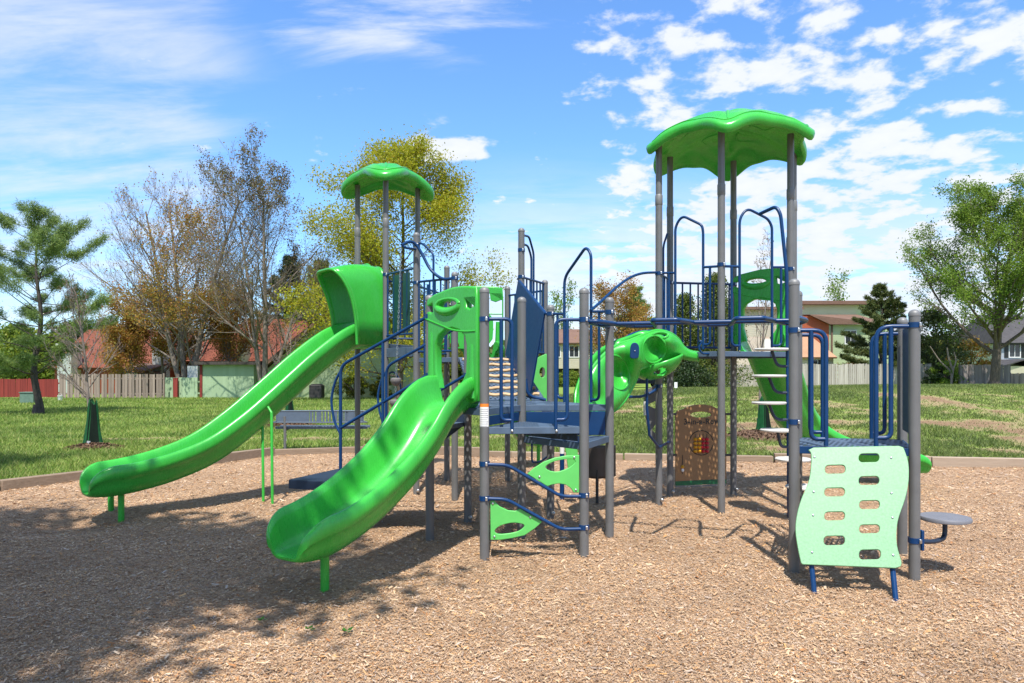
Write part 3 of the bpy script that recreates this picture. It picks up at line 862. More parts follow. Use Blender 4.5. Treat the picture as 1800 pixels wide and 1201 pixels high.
for px, g in ((1432, (1432, 1040)), (1575, (1575, 1052))):
    q = bpx(px, 985); topp = BM @ Vector((q[0], q[1], -.035)); gg = G(*g)
    q2 = bpx(px, 800); top2 = BM @ Vector((q2[0], q2[1], -.03))
    mb = MB(); mb.tube([Vector((gg[0] + (gg[0] - topp.x) * .2, gg[1] + (gg[1] - topp.y) * .2, -.1)), topp, top2], .021, 12); obj('support_leg', mb, 'blue_tube', cb)
# seat on a bent arm
sc = W(1661, 911, 6.12); mb = MB()
mb.lathe([(.185, -.022), (.200, -.016), (.203, .004), (.196, .016), (.06, .021), (.001, .022)], sc, 40)
st = obj('seat', mb, 'grey_seat', play, label='round grey stool on a bent blue arm')
mb = MB(); qx = Vector((Q[0] + PR, Q[1], .32))
mb.tube(fillet([qx, Vector((Q[0] + .20, Q[1] + .06, .30)), Vector((sc.x, sc.y, .30)), Vector((sc.x, sc.y, sc.z - .02))], .12, 8), .02, 12); obj('arm', mb, 'navy_steel', st)
mb = MB(); mb.box((Q[0] + PR + .012, Q[1], .33), (.024, .06, .17)); obj('bracket', mb, 'blue_tube', st, bevel=.006)
# ------------------------------------------------------------------ overhead snake ladder between the low decks
za = 2.205
s0 = Vector(((G_[0] + H_[0]) / 2, (G_[1] + H_[1]) / 2, za)); s1_ = Vector(((P[0] + W_[0]) / 2, (P[1] + W_[1]) / 2, za))
sdv = (Vector((*H_, 0)) - Vector((*G_, 0))).normalized()
mb = MB(); pl = []
for i in range(121):
    t = i / 120; c = s0.lerp(s1_, t)
    w = math.cos(t * PI * 5.0); w = math.copysign(min(1, abs(w) * 1.7) ** .8, w)
    pl.append(c + sdv * (-.40 * w))
mb.tube(pl, .021, 10)
ol_ = obj('overhead_ladder', mb, 'blue_tube', play, label='snaking blue overhead ladder linking the two low decks')
mb = MB(); mb.tube([s0, s1_], .021, 10); obj('spine', mb, 'blue_tube', ol_)
mb = MB()
gg, hh, pp, ww = (Vector((*k, za)) for k in (G_, H_, P, W_))
mb.tube(fillet([gg, gg.lerp(hh, .5), hh], .05), .021, 10); obj('end_bar', mb, 'blue_tube', ol_); mb = MB()
mb.tube(fillet([pp, pp.lerp(ww, .5) + Vector((.12, 0, 0)), ww], .2), .021, 10); obj('end_bar', mb, 'blue_tube', ol_)
# ------------------------------------------------------------------ curved handrails from the middle deck to the right tower
def prdepth(pts): return catmull([W(*p) for p in pts], 6)
mb = MB(); mb.tube(prdepth([(1038, 546, 7.7), (1058, 529, 8.0), (1085, 504, 8.4), (1108, 488, 8.75), (1130, 480.5, 9.0), (1157, 479, 9.27)]), .0165, 10); obj('handrail', mb, 'blue_tube', play)
mb = MB(); mb.tube(prdepth([(1000, 718, 8.3), (1025, 700, 8.4), (1050, 660, 8.6), (1078, 618, 8.8), (1098, 596, 9.0), (1125, 584, 9.2), (1172, 582, 9.5)]), .021, 10); obj('handrail', mb, 'blue_tube', play)
# ------------------------------------------------------------------ twisted green climber
UE = catmull([Vector((x, y, 0)) for x, y in [(1014, 722), (1020, 690), (1038, 652), (1064, 622), (1086, 607), (1108, 599), (1130, 590), (1153, 582), (1176, 586), (1192, 597), (1201, 610), (1212, 618), (1227, 621)]], 6)
LE = catmull([Vector((x, y, 0)) for x, y in [(1058, 728), (1079, 722), (1097, 705), (1110, 683), (1119, 663), (1124, 649), (1138, 643), (1158, 637), (1176, 630), (1190, 627), (1201, 629), (1212, 631), (1227, 633)]], 6)
def tw_depth(px, py):
    g = lambda cx, cy, sx, sy: math.exp(-((px - cx) / sx) ** 2 - ((py - cy) / sy) ** 2)
    return 7.92 + .98 * (px - 1012) / 215 + .24 * g(1086, 655, 22, 28) + .21 * g(1150, 614, 18, 18) - .16 * g(1119, 622, 14, 30) - .14 * g(1172, 600, 14, 16) + .10 * g(1040, 700, 20, 20)
nU, nV = len(UE), 22
def tw_pt(u, v, off=0.0):
    f = u * (nU - 1); i = min(nU - 2, int(f)); a_ = UE[i].lerp(UE[i + 1], f - i); b_ = LE[i].lerp(LE[i + 1], f - i)
    p = a_.lerp(b_, v); edge = (abs(v - .5) * 2) ** 5
    return W(p.x, p.y, tw_depth(p.x, p.y) + .10 * edge + off)
mb = MB(); mb.grid(nU, nV, lambda u, v: tw_pt(u, v))
keep = []
for f in mb.f:
    c = sum((mb.v[k] for k in f), Vector((0, 0, 0))) / len(f); px = CX + c.x / c.y * F; py = HZ + (H - c.z) / c.y * F
    if ((px - 1161) / 10) ** 2 + ((py - 589.5) / 3.4) ** 2 < 1: continue
    keep.append(f)
mb.f = keep
tw = obj('twisted_climber', mb, 'green_plastic', play, smooth=80, solid=.035, label='green twisted moulded climber with two scooped bowls, between middle deck and right tower')
md = tw.modifiers.new('round', 'SUBSURF'); md.levels = 1; md.render_levels = 1
for v_ in (0.0, 1.0):
    mb = MB(); mb.tube([tw_pt(i / (nU - 1), v_, -.01) for i in range(nU)], .024, 8); obj('rim', mb, 'green_plastic', tw)
for (cx, cy, rx, ry, rot) in ((1085, 655, 20, 31, -.3), (1149, 614, 21, 24, .25)):
    mb = MB(); rg = [W(px, py, tw_depth(px, py) - .02) for px, py in ell(cx, cy, rx, ry, 36, rot)]; mb.tube(rg + [rg[0]], .013, 8, cap=False); obj('bowl_rim', mb, 'green_plastic', tw)
mb = MB(); rg = [W(px, py, tw_depth(px, py) - .01) for px, py in ell(1161, 589.5, 13, 5.2, 28)]; mb.tube(rg + [rg[0]], .016, 8, cap=False); obj('hole_rim', mb, 'green_plastic', tw)
# second shell that closes the back, and the hanging cup under it
mb = MB(); mb.grid(nU, 12, lambda u, v: tw_pt(u, v) + Vector((-.10, .42, .02)) * (.25 + .75 * math.sin(PI * min(1, u * 1.05))) + Vector((0, .12 * math.sin(PI * v), 0)))
obj('back_shell', mb, 'green_plastic', tw, smooth=80, solid=.03)
cup = W(1158, 636, 8.85)
mb = MB(); mb.grid(15, 40, lambda u, v: cup + Vector((.285 * math.sin(PI * .5 * (.04 + .96 * u)) * math.cos(2 * PI * v), .30 * math.sin(PI * .5 * (.04 + .96 * u)) * math.sin(2 * PI * v), -.20 * math.cos(PI * .5 * (.04 + .96 * u)) + .10 * (math.sin(PI * .5 * u) * math.cos(2 * PI * v)))), closed_v=True)
mb.f = [f for f in mb.f if not (((sum(mb.v[k].x for k in f) / 4 - cup.x + .02) / .085) ** 2 + ((sum(mb.v[k].z for k in f) / 4 - cup.z + .125) / .045) ** 2 < 1)]
obj('cup', mb, 'green_plastic', tw, smooth=80, solid=.022)
wm = W(1115.5, 617, tw_depth(1115.5, 617) - .035)
me = plate(smooth2([(-.048, .045), (-.03, .085), (.0, .096), (.032, .082), (.05, .04), (.048, -.05), (.03, -.085), (-.045, -.082), (-.052, -.03)], 4), [], .03, .006, 2)
wq = frame_of((wm.x - .3, wm.y), (wm.x, wm.y - .02)); 
for i in range(3): wq[i][3] = wm[i]
place('window_panel', me, wq, 'blue_board', tw)
mb = MB(); mb.lathe([(.008, 0), (.006, .006), (.002, .008)], wm + Vector((0, -.018, 0)), 10, M=Matrix.Rotation(R(90), 3, 'X')); obj('bolt', mb, 'steel', tw)
g1 = G(1130, 800)
mb = MB(); mb.tube([Vector((1.66, 8.75, 1.95)), Vector((1.66, 8.75, 1.3)), Vector((1.7, 8.8, .95)), Vector((1.86, 9.0, .78)), Vector((2.16, 9.75, .78))], .017, 10); obj('support_bar', mb, 'blue_tube', tw)
# ------------------------------------------------------------------ right tower rails
def arch(Aq, Bq, px, r=.0165): return prail('entry_arch', Aq, Bq, [px], r=r, fil=.10)
arch(L, N, [(1187, 612), (1187, 398), (1199, 379), (1234, 396), (1236, 408), (1236, 614)])
prail('hand_loop', L, N, [[(1160, 480), (1187, 480)], [(1176, 480), (1176, 600), (1187, 600)]], r=.0145)
prail('hand_loop', L, N, [[(1236, 470), (1268, 468)], [(1248, 470), (1248, 606), (1236, 606)]], r=.0155)
arch(N, U, [(1300, 616), (1300, 384), (1313, 366), (1350, 385), (1357, 398), (1357, 614)])
prail('hand_loop', N, U, [[(1268, 468), (1300, 469)], [(1286, 469), (1286, 608), (1302, 608)]], r=.0165)
prail('hand_loop', N, U, [[(1357, 470), (1391, 470)], [(1373, 470), (1373, 608), (1357, 608)]], r=.0155)
rail('bracket', [[W(1228, 606, 8.85), W(1230, 600, 8.8), W(1234, 600, 8.8), W(1228, 612, 8.8), W(1234, 622, 8.8), W(1250, 622, 8.85)]], .012, fil=.03)
barrier(M_, O, 2.08, 2.98, 8)
barrier(L, M_, 2.08, 3.02, 5, r=.012)
rail('hand_loop', [[W(1173, 411, 9.85), W(1166, 432, 9.8), W(1166, 600, 9.75)]], .0145)
barrier(U, V, 2.08, 3.2, 5, r=.012)
rail('hand_loop', [[W(1391, 414, 8.98), W(1384, 416, 9.05), W(1384, 600, 9.1)]], .0145)
# spiral of round steps on a pole
pole = (3.275, 8.40)
mb = MB(); mb.tube(fillet([Vector((pole[0], pole[1], -.1)), Vector((pole[0] - .03, pole[1], 2.9)), W(1372, 376, 8.45), W(1364, 363, 8.5), W(1336, 376, 8.72)], .09), .021, 12)
sp = obj('step_pole', mb, 'blue_tube', play, label='blue pole carrying a spiral of round pale steps')
for (px, py, ang) in [(1361, 614, 100), (1356, 661, 150), (1353, 709, 180), (1370, 757, 170), (1386, 805, 200), (1404, 853, 270)]:
    z = H - (py - HZ) * 8.3 / F; x = (px - CX) * 8.3 / F
    dx = max(-.24, min(.14, x - pole[0])); dy = -math.sqrt(max(0.0, .24 ** 2 - dx * dx)) * (1 if ang >= 180 else .2)
    c = Vector((pole[0] + dx, pole[1] + dy, z)); mb = MB()
    mb.lathe([(.17, -.016), (.195, -.010), (.198, .004), (.188, .014), (.001, .018)], c, 28)
    so = obj('step', mb, 'white_step', sp)
    mb = MB(); mb.tube(fillet([Vector((pole[0], pole[1], z - .20)), Vector((pole[0] + dx * .7, pole[1] + dy * .7, z - .20)), c - Vector((0, 0, .014))], .12, 6), .018, 10); obj('step_arm', mb, 'navy_steel', so)
# ------------------------------------------------------------------ 3-in-a-Row game panel
gMO = uv_on(M_, O); fMO = frame_of(M_, O)
olp = [(1187, 846), (1187, 727), (1190, 722), (1199, 720), (1208, 715), (1222, 711.5), (1236, 711), (1250, 713), (1258, 717), (1267, 720), (1274, 722), (1276.5, 727), (1276.5, 842)]
hp = ell(1231.5, 729, 18.5, 5.2, 24)
me = plate([gMO(*p) for p in olp], [[gMO(*p) for p in hp]], .02, .004, 2)
gm = place('game_panel', me, fMO, 'panel_brown', play, label='brown game panel with writing and red and yellow beads')
def onp(name, mb_pts, r, mat, off, closed=True):
    mb = MB(); c = [fMO @ Vector((*gMO(*p), off)) for p in mb_pts]
    if closed: c.append(c[0])
    mb.tube(c, r, 8, cap=not closed); return obj(name, mb, mat, gm)
me = text_mesh('3-in-a-Row', .112); wloc_ = gMO(1233, 741.5)
tM = fMO @ Matrix.Translation((wloc_[0], wloc_[1], .0125))
place('writing', me, tM, 'print_black', gm, smooth=0)
onp('ring', ell(1232, 778.5, 21, 21.5, 36)[1:17] , .006, 'print_black', .011, False); onp('ring', ell(1232, 778.5, 21, 21.5, 36)[19:36], .006, 'print_black', .011, False)
mb = MB()
for i in range(4):
    x = 1221.5 + i * 6.8; a_, b_ = gMO(x, 763), gMO(x, 797)
    mb.tube([fMO @ Vector((*a_, .012)), fMO @ Vector((*b_, .012))], .004, 6)
obj('bead_wire', mb, 'print_black', gm)
for i in range(4):
    for k in range(4):
        c = fMO @ Vector((*gMO(1221.5 + i * 6.8, 772 + k * 7), .018)); mb = MB()
        mb.lathe([(.012, -.022), (.026, -.012), (.028, 0), (.026, .012), (.012, .022)], c, 12, M=Matrix.Rotation(0, 3, 'X'))
        obj('bead', mb, 'bead_yellow' if i < 2 else 'bead_red', gm)
mb = MB(); a_, b_ = gMO(1199, 800), gMO(1199, 833); mb.tube([fMO @ Vector((*a_, .011)), fMO @ Vector((*b_, .011))], .005, 6); obj('slot', mb, 'print_black', gm)
mb = MB(); mb.lathe([(.012, -.024), (.027, 0), (.012, .024)], fMO @ Vector((*gMO(1199, 820.5), .018)), 14); obj('bead', mb, 'bead_yellow', gm)
mb = MB(); mb.lathe([(.014, -.022), (.022, 0), (.014, .022)], fMO @ Vector((*gMO(1199, 826.5), .018)), 14); obj('bead', mb, 'white_plastic', gm)
me = plate([gMO(*p) for p in [(1187, 854), (1187, 846.3), (1276.5, 842.3), (1276.5, 850)]], [], .022, .003, 1); place('base_strip', me, fMO, 'panel_green_edge', gm)
mb = MB(); a_, b_ = gMO(1187, 856), gMO(1276, 853); mb.beam(fMO @ Vector((*a_, 0)), fMO @ Vector((*b_, 0)), .02, .02); obj('bottom_bar', mb, 'grey_post', gm)
mb = MB()
for (x0, x1, y) in ((1178, 1189, 728), (1178, 1189, 800), (1274, 1288, 728), (1274, 1288, 800)):
    a_, b_ = gMO(x0, y), gMO(x1, y); mb.beam(fMO @ Vector((*a_, 0)), fMO @ Vector((*b_, 0)), .03, .03)
obj('bracket', mb, 'dark_rubber', gm)
# ------------------------------------------------------------------ curved bar climber with grey fins on the side of the right tower
mb = MB(); mb.tube(prdepth([(1076, 724, 8.7), (1090, 706, 8.85), (1103, 698.5, 9.0), (1128, 697, 9.15), (1145, 690, 9.2), (1158, 681, 9.27)]), .018, 10)
cbar = obj('climbing_bar', mb, 'blue_tube', play)
fl = on_plane(L, M_)
fin = [W(x, y, 9.5) for x, y in [(1133, 688), (1160, 672), (1165, 700), (1150, 706), (1137, 712), (1150, 718), (1165, 716), (1165, 742), (1152, 746), (1146, 756), (1165, 775), (1165, 790), (1145, 770), (1136, 745), (1132, 715)]]
me = plate([(p.x, p.z) for p in fin], [], .02, .003, 1)
place('fin_panel', me, Matrix(((1, 0, 0, 0), (0, 0, -1, 9.5), (0, 1, 0, 0), (0, 0, 0, 1))), 'grey_post', play, label='dark grey scalloped fin panel')
mb = MB(); p0 = W(1135, 706, 9.3); p1 = W(1135, 730, 9.3); mb.tube([p0, p1], .03, 10); obj('clamp', mb, 'white_plastic', play)
# ------------------------------------------------------------------ things under and behind the middle deck
mb = MB(); cc = Vector((1.14, 9.6, .55))
mb.grid(14, 12, lambda u, v: cc + Vector((math.sin(R(-70 + 140 * u)) * .25, -math.cos(R(-70 + 140 * u)) * .24, .44 * (v - .5) * (1 - .12 * abs(u - .5)))))
sh = obj('shell_panel', mb, 'dark_brown_shell', play, solid=.03, label='dark curved panel under the middle deck')
leg((1.12, 9.36), .45, .02, 'dark_rubber', sh)
mb = MB(); q = G(988, 877); mb.tube([Vector((q[0], q[1], -.1)), Vector((q[0], q[1], .62))], .032, 14); tb = obj('talk_post', mb, 'blue_tube', play, label='short blue post with a white top')
mb = MB(); mb.lathe([(.033, .62), (.033, .78), (.02, .79)], (q[0], q[1], 0), 14); obj('post_top', mb, 'white_plastic', tb)
board_on('play_panel', (.30, 10.2), (1.2, 10.35), [(930, 700), (937, 655), (946, 628), (960, 622), (968, 634), (968, 700), (952, 716)], [ell(953, 655, 5, 9, 14)], .02, 'light_green_board', label='light green panel seen behind the slatted guard')
board_on('play_panel', (.55, 9.3), (1.3, 9.4), [(994, 790), (994, 776), (1012, 772), (1016, 800), (1016, 840), (1000, 838)], [ell(1008, 782, 4, 3, 12)], .02, 'light_green_board', label='small green panel under the middle deck')
rail('ring_climber', [catmull([W(690 + 16 * math.cos(t), 700 + 46 * math.sin(t), 11.2) for t in np.linspace(0, 2 * PI, 14)], 3)], .014, fil=.01)
rail('climbing_bar', [[W(935, 770, 9.9), W(935, 814, 9.9), W(950, 812, 9.7), W(966, 800, 9.5)]], .014)
# ------------------------------------------------------------------ transfer stair with handrails
so = Vector((-.94, .35, 0)).normalized(); Bv, Cv = Vector((*B, 0)), Vector((*C_, 0))
near0, far0 = Bv + so * .02, Cv + so * .02
stair = MB()
for i in range(3):
    z = 1.385 - .23 * (i + 1); a = near0 + so * (.30 * i + .02); b = far0 + so * (.30 * i + .02)
    stair.poly_prism([a.to_2d(), b.to_2d(), (b + so * .31).to_2d(), (a + so * .31).to_2d()], z - .05, z)
stp = obj('stair', stair, 'slate_vinyl', play, smooth=0, bevel=.004, label='short dark blue stair with handrails and a low landing')
for base in (near0, far0):
    mb = MB(); p = [base + so * .0 + Vector((0, 0, 1.36)), base + so * 1.02 + Vector((0, 0, .62)), base + so * 1.02 + Vector((0, 0, .40)), base + so * .0 + Vector((0, 0, 1.14))]
    n_ = Vector((so.y, -so.x, 0)) * .012
    mb.add([q + n_ for q in p] + [q - n_ for q in p], [(0, 1, 2, 3), (7, 6, 5, 4), (0, 4, 5, 1), (1, 5, 6, 2), (2, 6, 7, 3), (3, 7, 4, 0)])
    obj('stringer', mb, 'navy_steel', stp, smooth=0)
a, b = near0 + so * 1.0, far0 + so * 1.0
pl4 = [a.to_2d(), b.to_2d(), (b + so * .72).to_2d(), (a + so * .72).to_2d()]
mb = MB(); mb.poly_prism(pl4, .535, .541); ld = obj('landing', mb, 'navy_steel', stp, smooth=0)
mb = MB()
for i in range(4):
    u, v = Vector((*pl4[i], .49)), Vector((*pl4[(i + 1) % 4], .49)); mb.beam(u, v, .014, .095)
obj('landing_rim', mb, 'navy_steel', ld, bevel=.004)
for f1 in (.2, .8):
    mb = MB(); q = a.lerp(b, f1) + so * .36; mb.tube([Vector((q.x, q.y, -.1)), Vector((q.x, q.y, .47))], .035, 12)
    obj('landing_leg', mb, 'navy_steel', stp)
for base, k in ((near0, 0), (far0, 1)):
    pb = base + so * 1.05
    mb = MB(); V3 = Vector
    mb.tube(fillet([pb + V3((0, 0, .42)), pb + V3((0, 0, 1.80)), base + V3((0, 0, 2.30))], .10), .0175, 10)
    mb.tube([pb + V3((0, 0, 1.13)), base + V3((0, 0, 1.70))], .0175, 10)
    mid = base + so * .53; mb.tube([mid + V3((0, 0, .85)), mid + V3((0, 0, 2.04))], .0165, 10)
    mb.tube(catmull([pb + V3((0, 0, 1.74)), pb + so * .07 + V3((0, 0, 1.62)), pb + so * .115 + V3((0, 0, 1.42)), pb + so * .075 + V3((0, 0, 1.2)), pb + V3((0, 0, 1.06))], 6), .014, 10)
    obj('stair_handrail', mb, 'blue_tube', stp)
# ------------------------------------------------------------------ curved overhead arm with a chain of pods
mb = MB()
mb.tube(catmull([W(800, 489, 9.62), W(778, 490, 9.7), W(757, 474, 9.8), W(742, 447, 9.85), W(731, 430, 9.85), W(720, 425, 9.8), W(706, 431, 9.7)], 7), .021, 10)
mb.tube(catmull([W(706, 431, 9.7), W(714, 436, 9.75), W(732, 438, 9.98)], 5), .016, 10)
arm = obj('overhead_arm', mb, 'blue_tube', play, label='curving blue arm holding up the chain of pods')
prail('entry_arch', E, D, [[(733, 428), (743, 428), (762, 446), (762, 620)], [(752, 500), (752, 610), (762, 610)]], r=.016)
c0, c1 = W(705.5, 432, 9.7), W(692, 770, 9.6)
nl = 74; mb = MB()
for i in range(nl):
    p = c0.lerp(c1, (i + .5) / nl); hl = (c1 - c0).length / nl * .66
    ax = Vector((1, 0, 0)) if i % 2 else Vector((0, 1, 0))
    mb.tube([p + ax * (.011 * math.cos(t)) + Vector((0, 0, hl * math.sin(t))) for t in np.linspace(0, 2 * PI, 9)], .0032, 5, cap=False)
ch = obj('chain', mb, 'steel', play, label='hanging chain with grey climbing pods')
for py in (671, 709, 748):
    t = (py - 432) / (770 - 432); c = c0.lerp(c1, t); mb = MB()
    mb.lathe([(.004, .035), (.05, .046), (.072, .035), (.078, .01), (.066, -.02), (.045, -.05), (.02, -.065), (.004, -.066)], c, 18)
    obj('pod', mb, 'pod_grey', ch)

# clamps where the rails meet the posts
def clamp(k, z, h=.045):
    x, y = P_[k]; mb = MB(); r = PR + .005
    mb.lathe([(PR, -h / 2), (r, -h / 2), (r, h / 2), (PR, h / 2)], (x, y, z), 20)
    o = obj('clamp', mb, 'blue_tube', posts[k])
    mb = MB(); mb.box((x + .02, y - r - .004, z), (.022, .018, h * .8)); obj('clamp_bolt', mb, 'steel', play if False else posts[k], bevel=.004)
for k, zs in dict(A=(2.22, .88, .56), G=(2.22, .58, .28), H=(2.36,), I=(2.42,), E=(3.52, 2.99), D=(3.0,), X=(3.42, 3.05), B=(2.30, 1.70), C=(2.30, 1.70),
                  L=(3.02, 1.55), N=(3.05,), U=(3.03,), M=(2.98,), O=(2.98,), T=(3.2,), P=(2.09, 1.30), Q=(2.12, .33)).items():
    for z in zs: clamp(k, z)
# ================================================================== GROUND
def sstep(x, a, b):
    t = min(1.0, max(0.0, (x - a) / (b - a))); return t * t * (3 - 2 * t)
KERB = [(-13.0, 3.0), (-10.2, 7.2), (-7.5, 10.4), (-6.75, 11.6), (-5.9, 13.0), (-5.0, 14.9), (-3.2, 15.35), (-.6, 14.65), (2.2, 14.0), (5.0, 13.6), (7.8, 13.25), (9.4, 12.95), (14.0, 12.2), (17.0, 9.5), (17.5, 3.0)]
def kerb_y(x):
    for (a, b) in zip(KERB, KERB[1:]):
        if a[0] <= x <= b[0]:
            return a[1] + (b[1] - a[1]) * (x - a[0]) / max(1e-6, b[0] - a[0])
    return -50.0
def height(x, y):
    """lawn height: flat at left, a low rise at right"""
    ky = kerb_y(x); d = y - ky
    base = .09 * sstep(d, -.2, 1.5)
    amp = .10 + .28 * sstep(x, -3, 4.5) + .50 * sstep(x, 3, 11) + .18 * sstep(x, 12, 22)
    rise = sstep(y, 14.5, 32)
    fall = 1 - .42 * sstep(y, 36, 56)
    h = base + (amp - .10) * rise * fall
    h += .035 * vnoise(x * .22, y * .22, 3.1) + .015 * vnoise(x * .9, y * .9, 8.0)
    return h
def lawn_pts():
    ys = np.concatenate([np.linspace(-45, 2, 26), np.linspace(2.6, 20, 92), np.linspace(20.3, 62, 120), np.linspace(63, 400, 40)])
    return ys
def grass_cover(x, y):
    """0 bare soil .. 1 thick grass, from wear and paths"""
    a = .5 + .5 * vnoise(x * .42, y * .27, 1.0) + .42 * vnoise(x * 1.3, y * .9, 5.0) + .25 * vnoise(x * 3.3, y * 2.4, 2.0)
    right = sstep(x, 1, 5)
    cov = 1.15 + .2 * (a - .5) - right * (.47 - .95 * (a - .5) * 1.5) * sstep(y, 13, 15) * (1 - .75 * sstep(y, 27, 36))
    # worn path across the left lawn
    py_ = 17.35 + .28 * math.sin(x * .55) + .25 * (x + 9) * .35
    cov -= 1.05 * math.exp(-((y - py_) / .75) ** 2) * sstep(x, -13, -9.5) * (1 - sstep(x, -1, 3)) * (.75 + .5 * vnoise(x * 1.3, y, 9.0))
    cov -= .62 * math.exp(-((y - 25) / 4.2) ** 2) * sstep(x, -17, -9) * (1 - sstep(x, -1, 3)) * (.8 + .6 * vnoise(x * .8, y * .8, 19.0))
    cov -= .9 * math.exp(-(((x - 12.6) / 2.4) ** 2 + ((y - 20.4) / .8) ** 2))
    cov += .5 * math.exp(-((y - kerb_y(x) - .5) / .7) ** 2) * (.6 + .5 * vnoise(x * .9, y, 4.0))
    return max(0.0, min(1.0, cov))
xs = np.concatenate([np.linspace(-160, -32, 20), np.linspace(-30, 36, 199), np.linspace(38, 160, 20)])
ys = lawn_pts(); nx, ny = len(xs), len(ys)
gv = np.zeros((nx * ny, 3), np.float32); cov = np.zeros(nx * ny, np.float32)
for i, x in enumerate(xs):
    for j, y in enumerate(ys):
        inside = -13 < x < 17.5 and -30 < y < kerb_y(x)
        z = -.10 if inside else height(x, y)
        gv[i * ny + j] = (x, y, z); cov[i * ny + j] = grass_cover(x, y) if y < 70 else .9
ii, jj = np.meshgrid(np.arange(nx - 1), np.arange(ny - 1), indexing='ij'); q = (ii * ny + jj).ravel()
gf = np.stack([q, q + ny, q + ny + 1, q + 1], 1)
m, nt, b = newmat('lawn_soil')
at = nt.new('ShaderNodeAttribute'); at.attribute_name = 'cover'
o = nt.obj()
n1 = nt.noise(o, 9, 6, .7); n2 = nt.noise(o, .6, 4); n3 = nt.noise(o, 45, 4, .7)
grass = nt.ramp(nt.m('ADD', nt.m('MULTIPLY', n1, .5), nt.m('MULTIPLY', n3, .5)), [(.25, (.10, .165, .028)), (.5, (.17, .24, .045)), (.75, (.24, .28, .075))])
straw = nt.ramp(n3, [(.3, (.22, .175, .085)), (.7, (.36, .29, .15))])
soil = nt.ramp(nt.m('ADD', nt.m('MULTIPLY', n1, .5), nt.m('MULTIPLY', n3, .5)), [(.3, (.14, .088, .05)), (.7, (.30, .195, .115))])
cf = nt.m('ADD', at.outputs['Fac'], nt.m('ADD', nt.m('MULTIPLY', nt.m('SUBTRACT', n1, .5), .8), nt.m('MULTIPLY', nt.m('SUBTRACT', n3, .5), .9)))
c1 = nt.mix(nt.ss(cf, .08, .36), soil, straw); c2 = nt.mix(nt.ss(cf, .36, .70), c1, grass)
nt.link(c2, b.inputs['Base Color']); b.inputs['Roughness'].default_value = .95; b.inputs['Specular IOR Level'].default_value = .1
nt.link(nt.bump(nt.m('ADD', n1, n3), .7, .03), b.inputs['Normal'])
lawn = np_mesh('lawn', gv, gf, 'lawn_soil', smooth=True); lawn['kind'] = 'structure'
atr = lawn.data.attributes.new('cover', 'FLOAT', 'POINT'); atr.data.foreach_set('value', cov)
# mulch bed: base sheet plus loose chips
m, nt, b = newmat('mulch_bed')
o = nt.obj()
v1 = nt.new('ShaderNodeTexVoronoi'); v1.inputs['Scale'].default_value = 60; nt.link(nt.mapped(o, (1, 1.7, 1)), v1.inputs['Vector'])
n1 = nt.noise(o, .5, 5); n2 = nt.noise(o, 40, 5, .7)
sp = nt.new('ShaderNodeSeparateColor'); nt.link(v1.outputs['Color'], sp.inputs[0])
f = nt.m('ADD', nt.m('MULTIPLY', sp.outputs[0], .5), nt.m('ADD', nt.m('MULTIPLY', n2, .35), nt.m('MULTIPLY', n1, .15)))
nt.link(nt.ramp(f, [(.15, (.22, .13, .08)), (.45, (.38, .245, .15)), (.7, (.47, .32, .20)), (.95, (.56, .42, .29))]), b.inputs['Base Color'])
b.inputs['Roughness'].default_value = .95; b.inputs['Specular IOR Level'].default_value = .1
nt.link(nt.bump(nt.m('ADD', nt.m('MULTIPLY', v1.outputs['Distance'], .6), n2), .9, .02), b.inputs['Normal'])
def mulch_h(x, y):
    h = .030 * vnoise(x * .55, y * .55, 6.0) + .016 * vnoise(x * 1.9, y * 1.9, 2.0) + .007 * vnoise(x * 5.5, y * 5.5, 4.0)
    for hx_, hy_, r_, d_ in ((-1.75, 5.05, .55, .07), (-5.0, 8.1, .6, .07), (6.8, 11.0, .5, .05), (2.6, 5.2, .5, .035), (.2, 6.2, .5, .03)):
        q = ((x - hx_) ** 2 + (y - hy_) ** 2) / r_ ** 2
        h += -d_ * math.exp(-q) + d_ * .45 * math.exp(-((math.sqrt(q) - 1.5) / .45) ** 2)
    return h
mx_ = np.linspace(-13.4, 18, 300); my_ = np.concatenate([np.linspace(-28, 2, 30), np.linspace(2.1, 15.6, 230)])
mv = np.array([(x, min(y, kerb_y(x) - .02) if -13 < x < 17.5 else y, mulch_h(x, y)) for x in mx_ for y in my_], np.float32)
ii, jj = np.meshgrid(np.arange(299), np.arange(259), indexing='ij'); q = (ii * 260 + jj).ravel()
mulch = np_mesh('mulch', mv, np.stack([q, q + 260, q + 261, q + 1], 1), 'mulch_bed', smooth=True); mulch['kind'] = 'structure'
def mulch_np(X_, Y):
    # bilinear look-up of the bed height
    nx_, ny_ = 300, 240; gx_ = np.linspace(-13.4, 18, nx_); gy_ = np.linspace(2, 15.6, ny_)
    T_ = np.array([[mulch_h(a, b_) for b_ in gy_] for a in gx_])
    fx = np.clip((X_ + 13.4) / 31.4 * (nx_ - 1), 0, nx_ - 1.001); fy = np.clip((Y - 2) / 13.6 * (ny_ - 1), 0, ny_ - 1.001)
    i, j = fx.astype(int), fy.astype(int); fx -= i; fy -= j
    return T_[i, j] * (1 - fx) * (1 - fy) + T_[i + 1, j] * fx * (1 - fy) + T_[i, j + 1] * (1 - fx) * fy + T_[i + 1, j + 1] * fx * fy
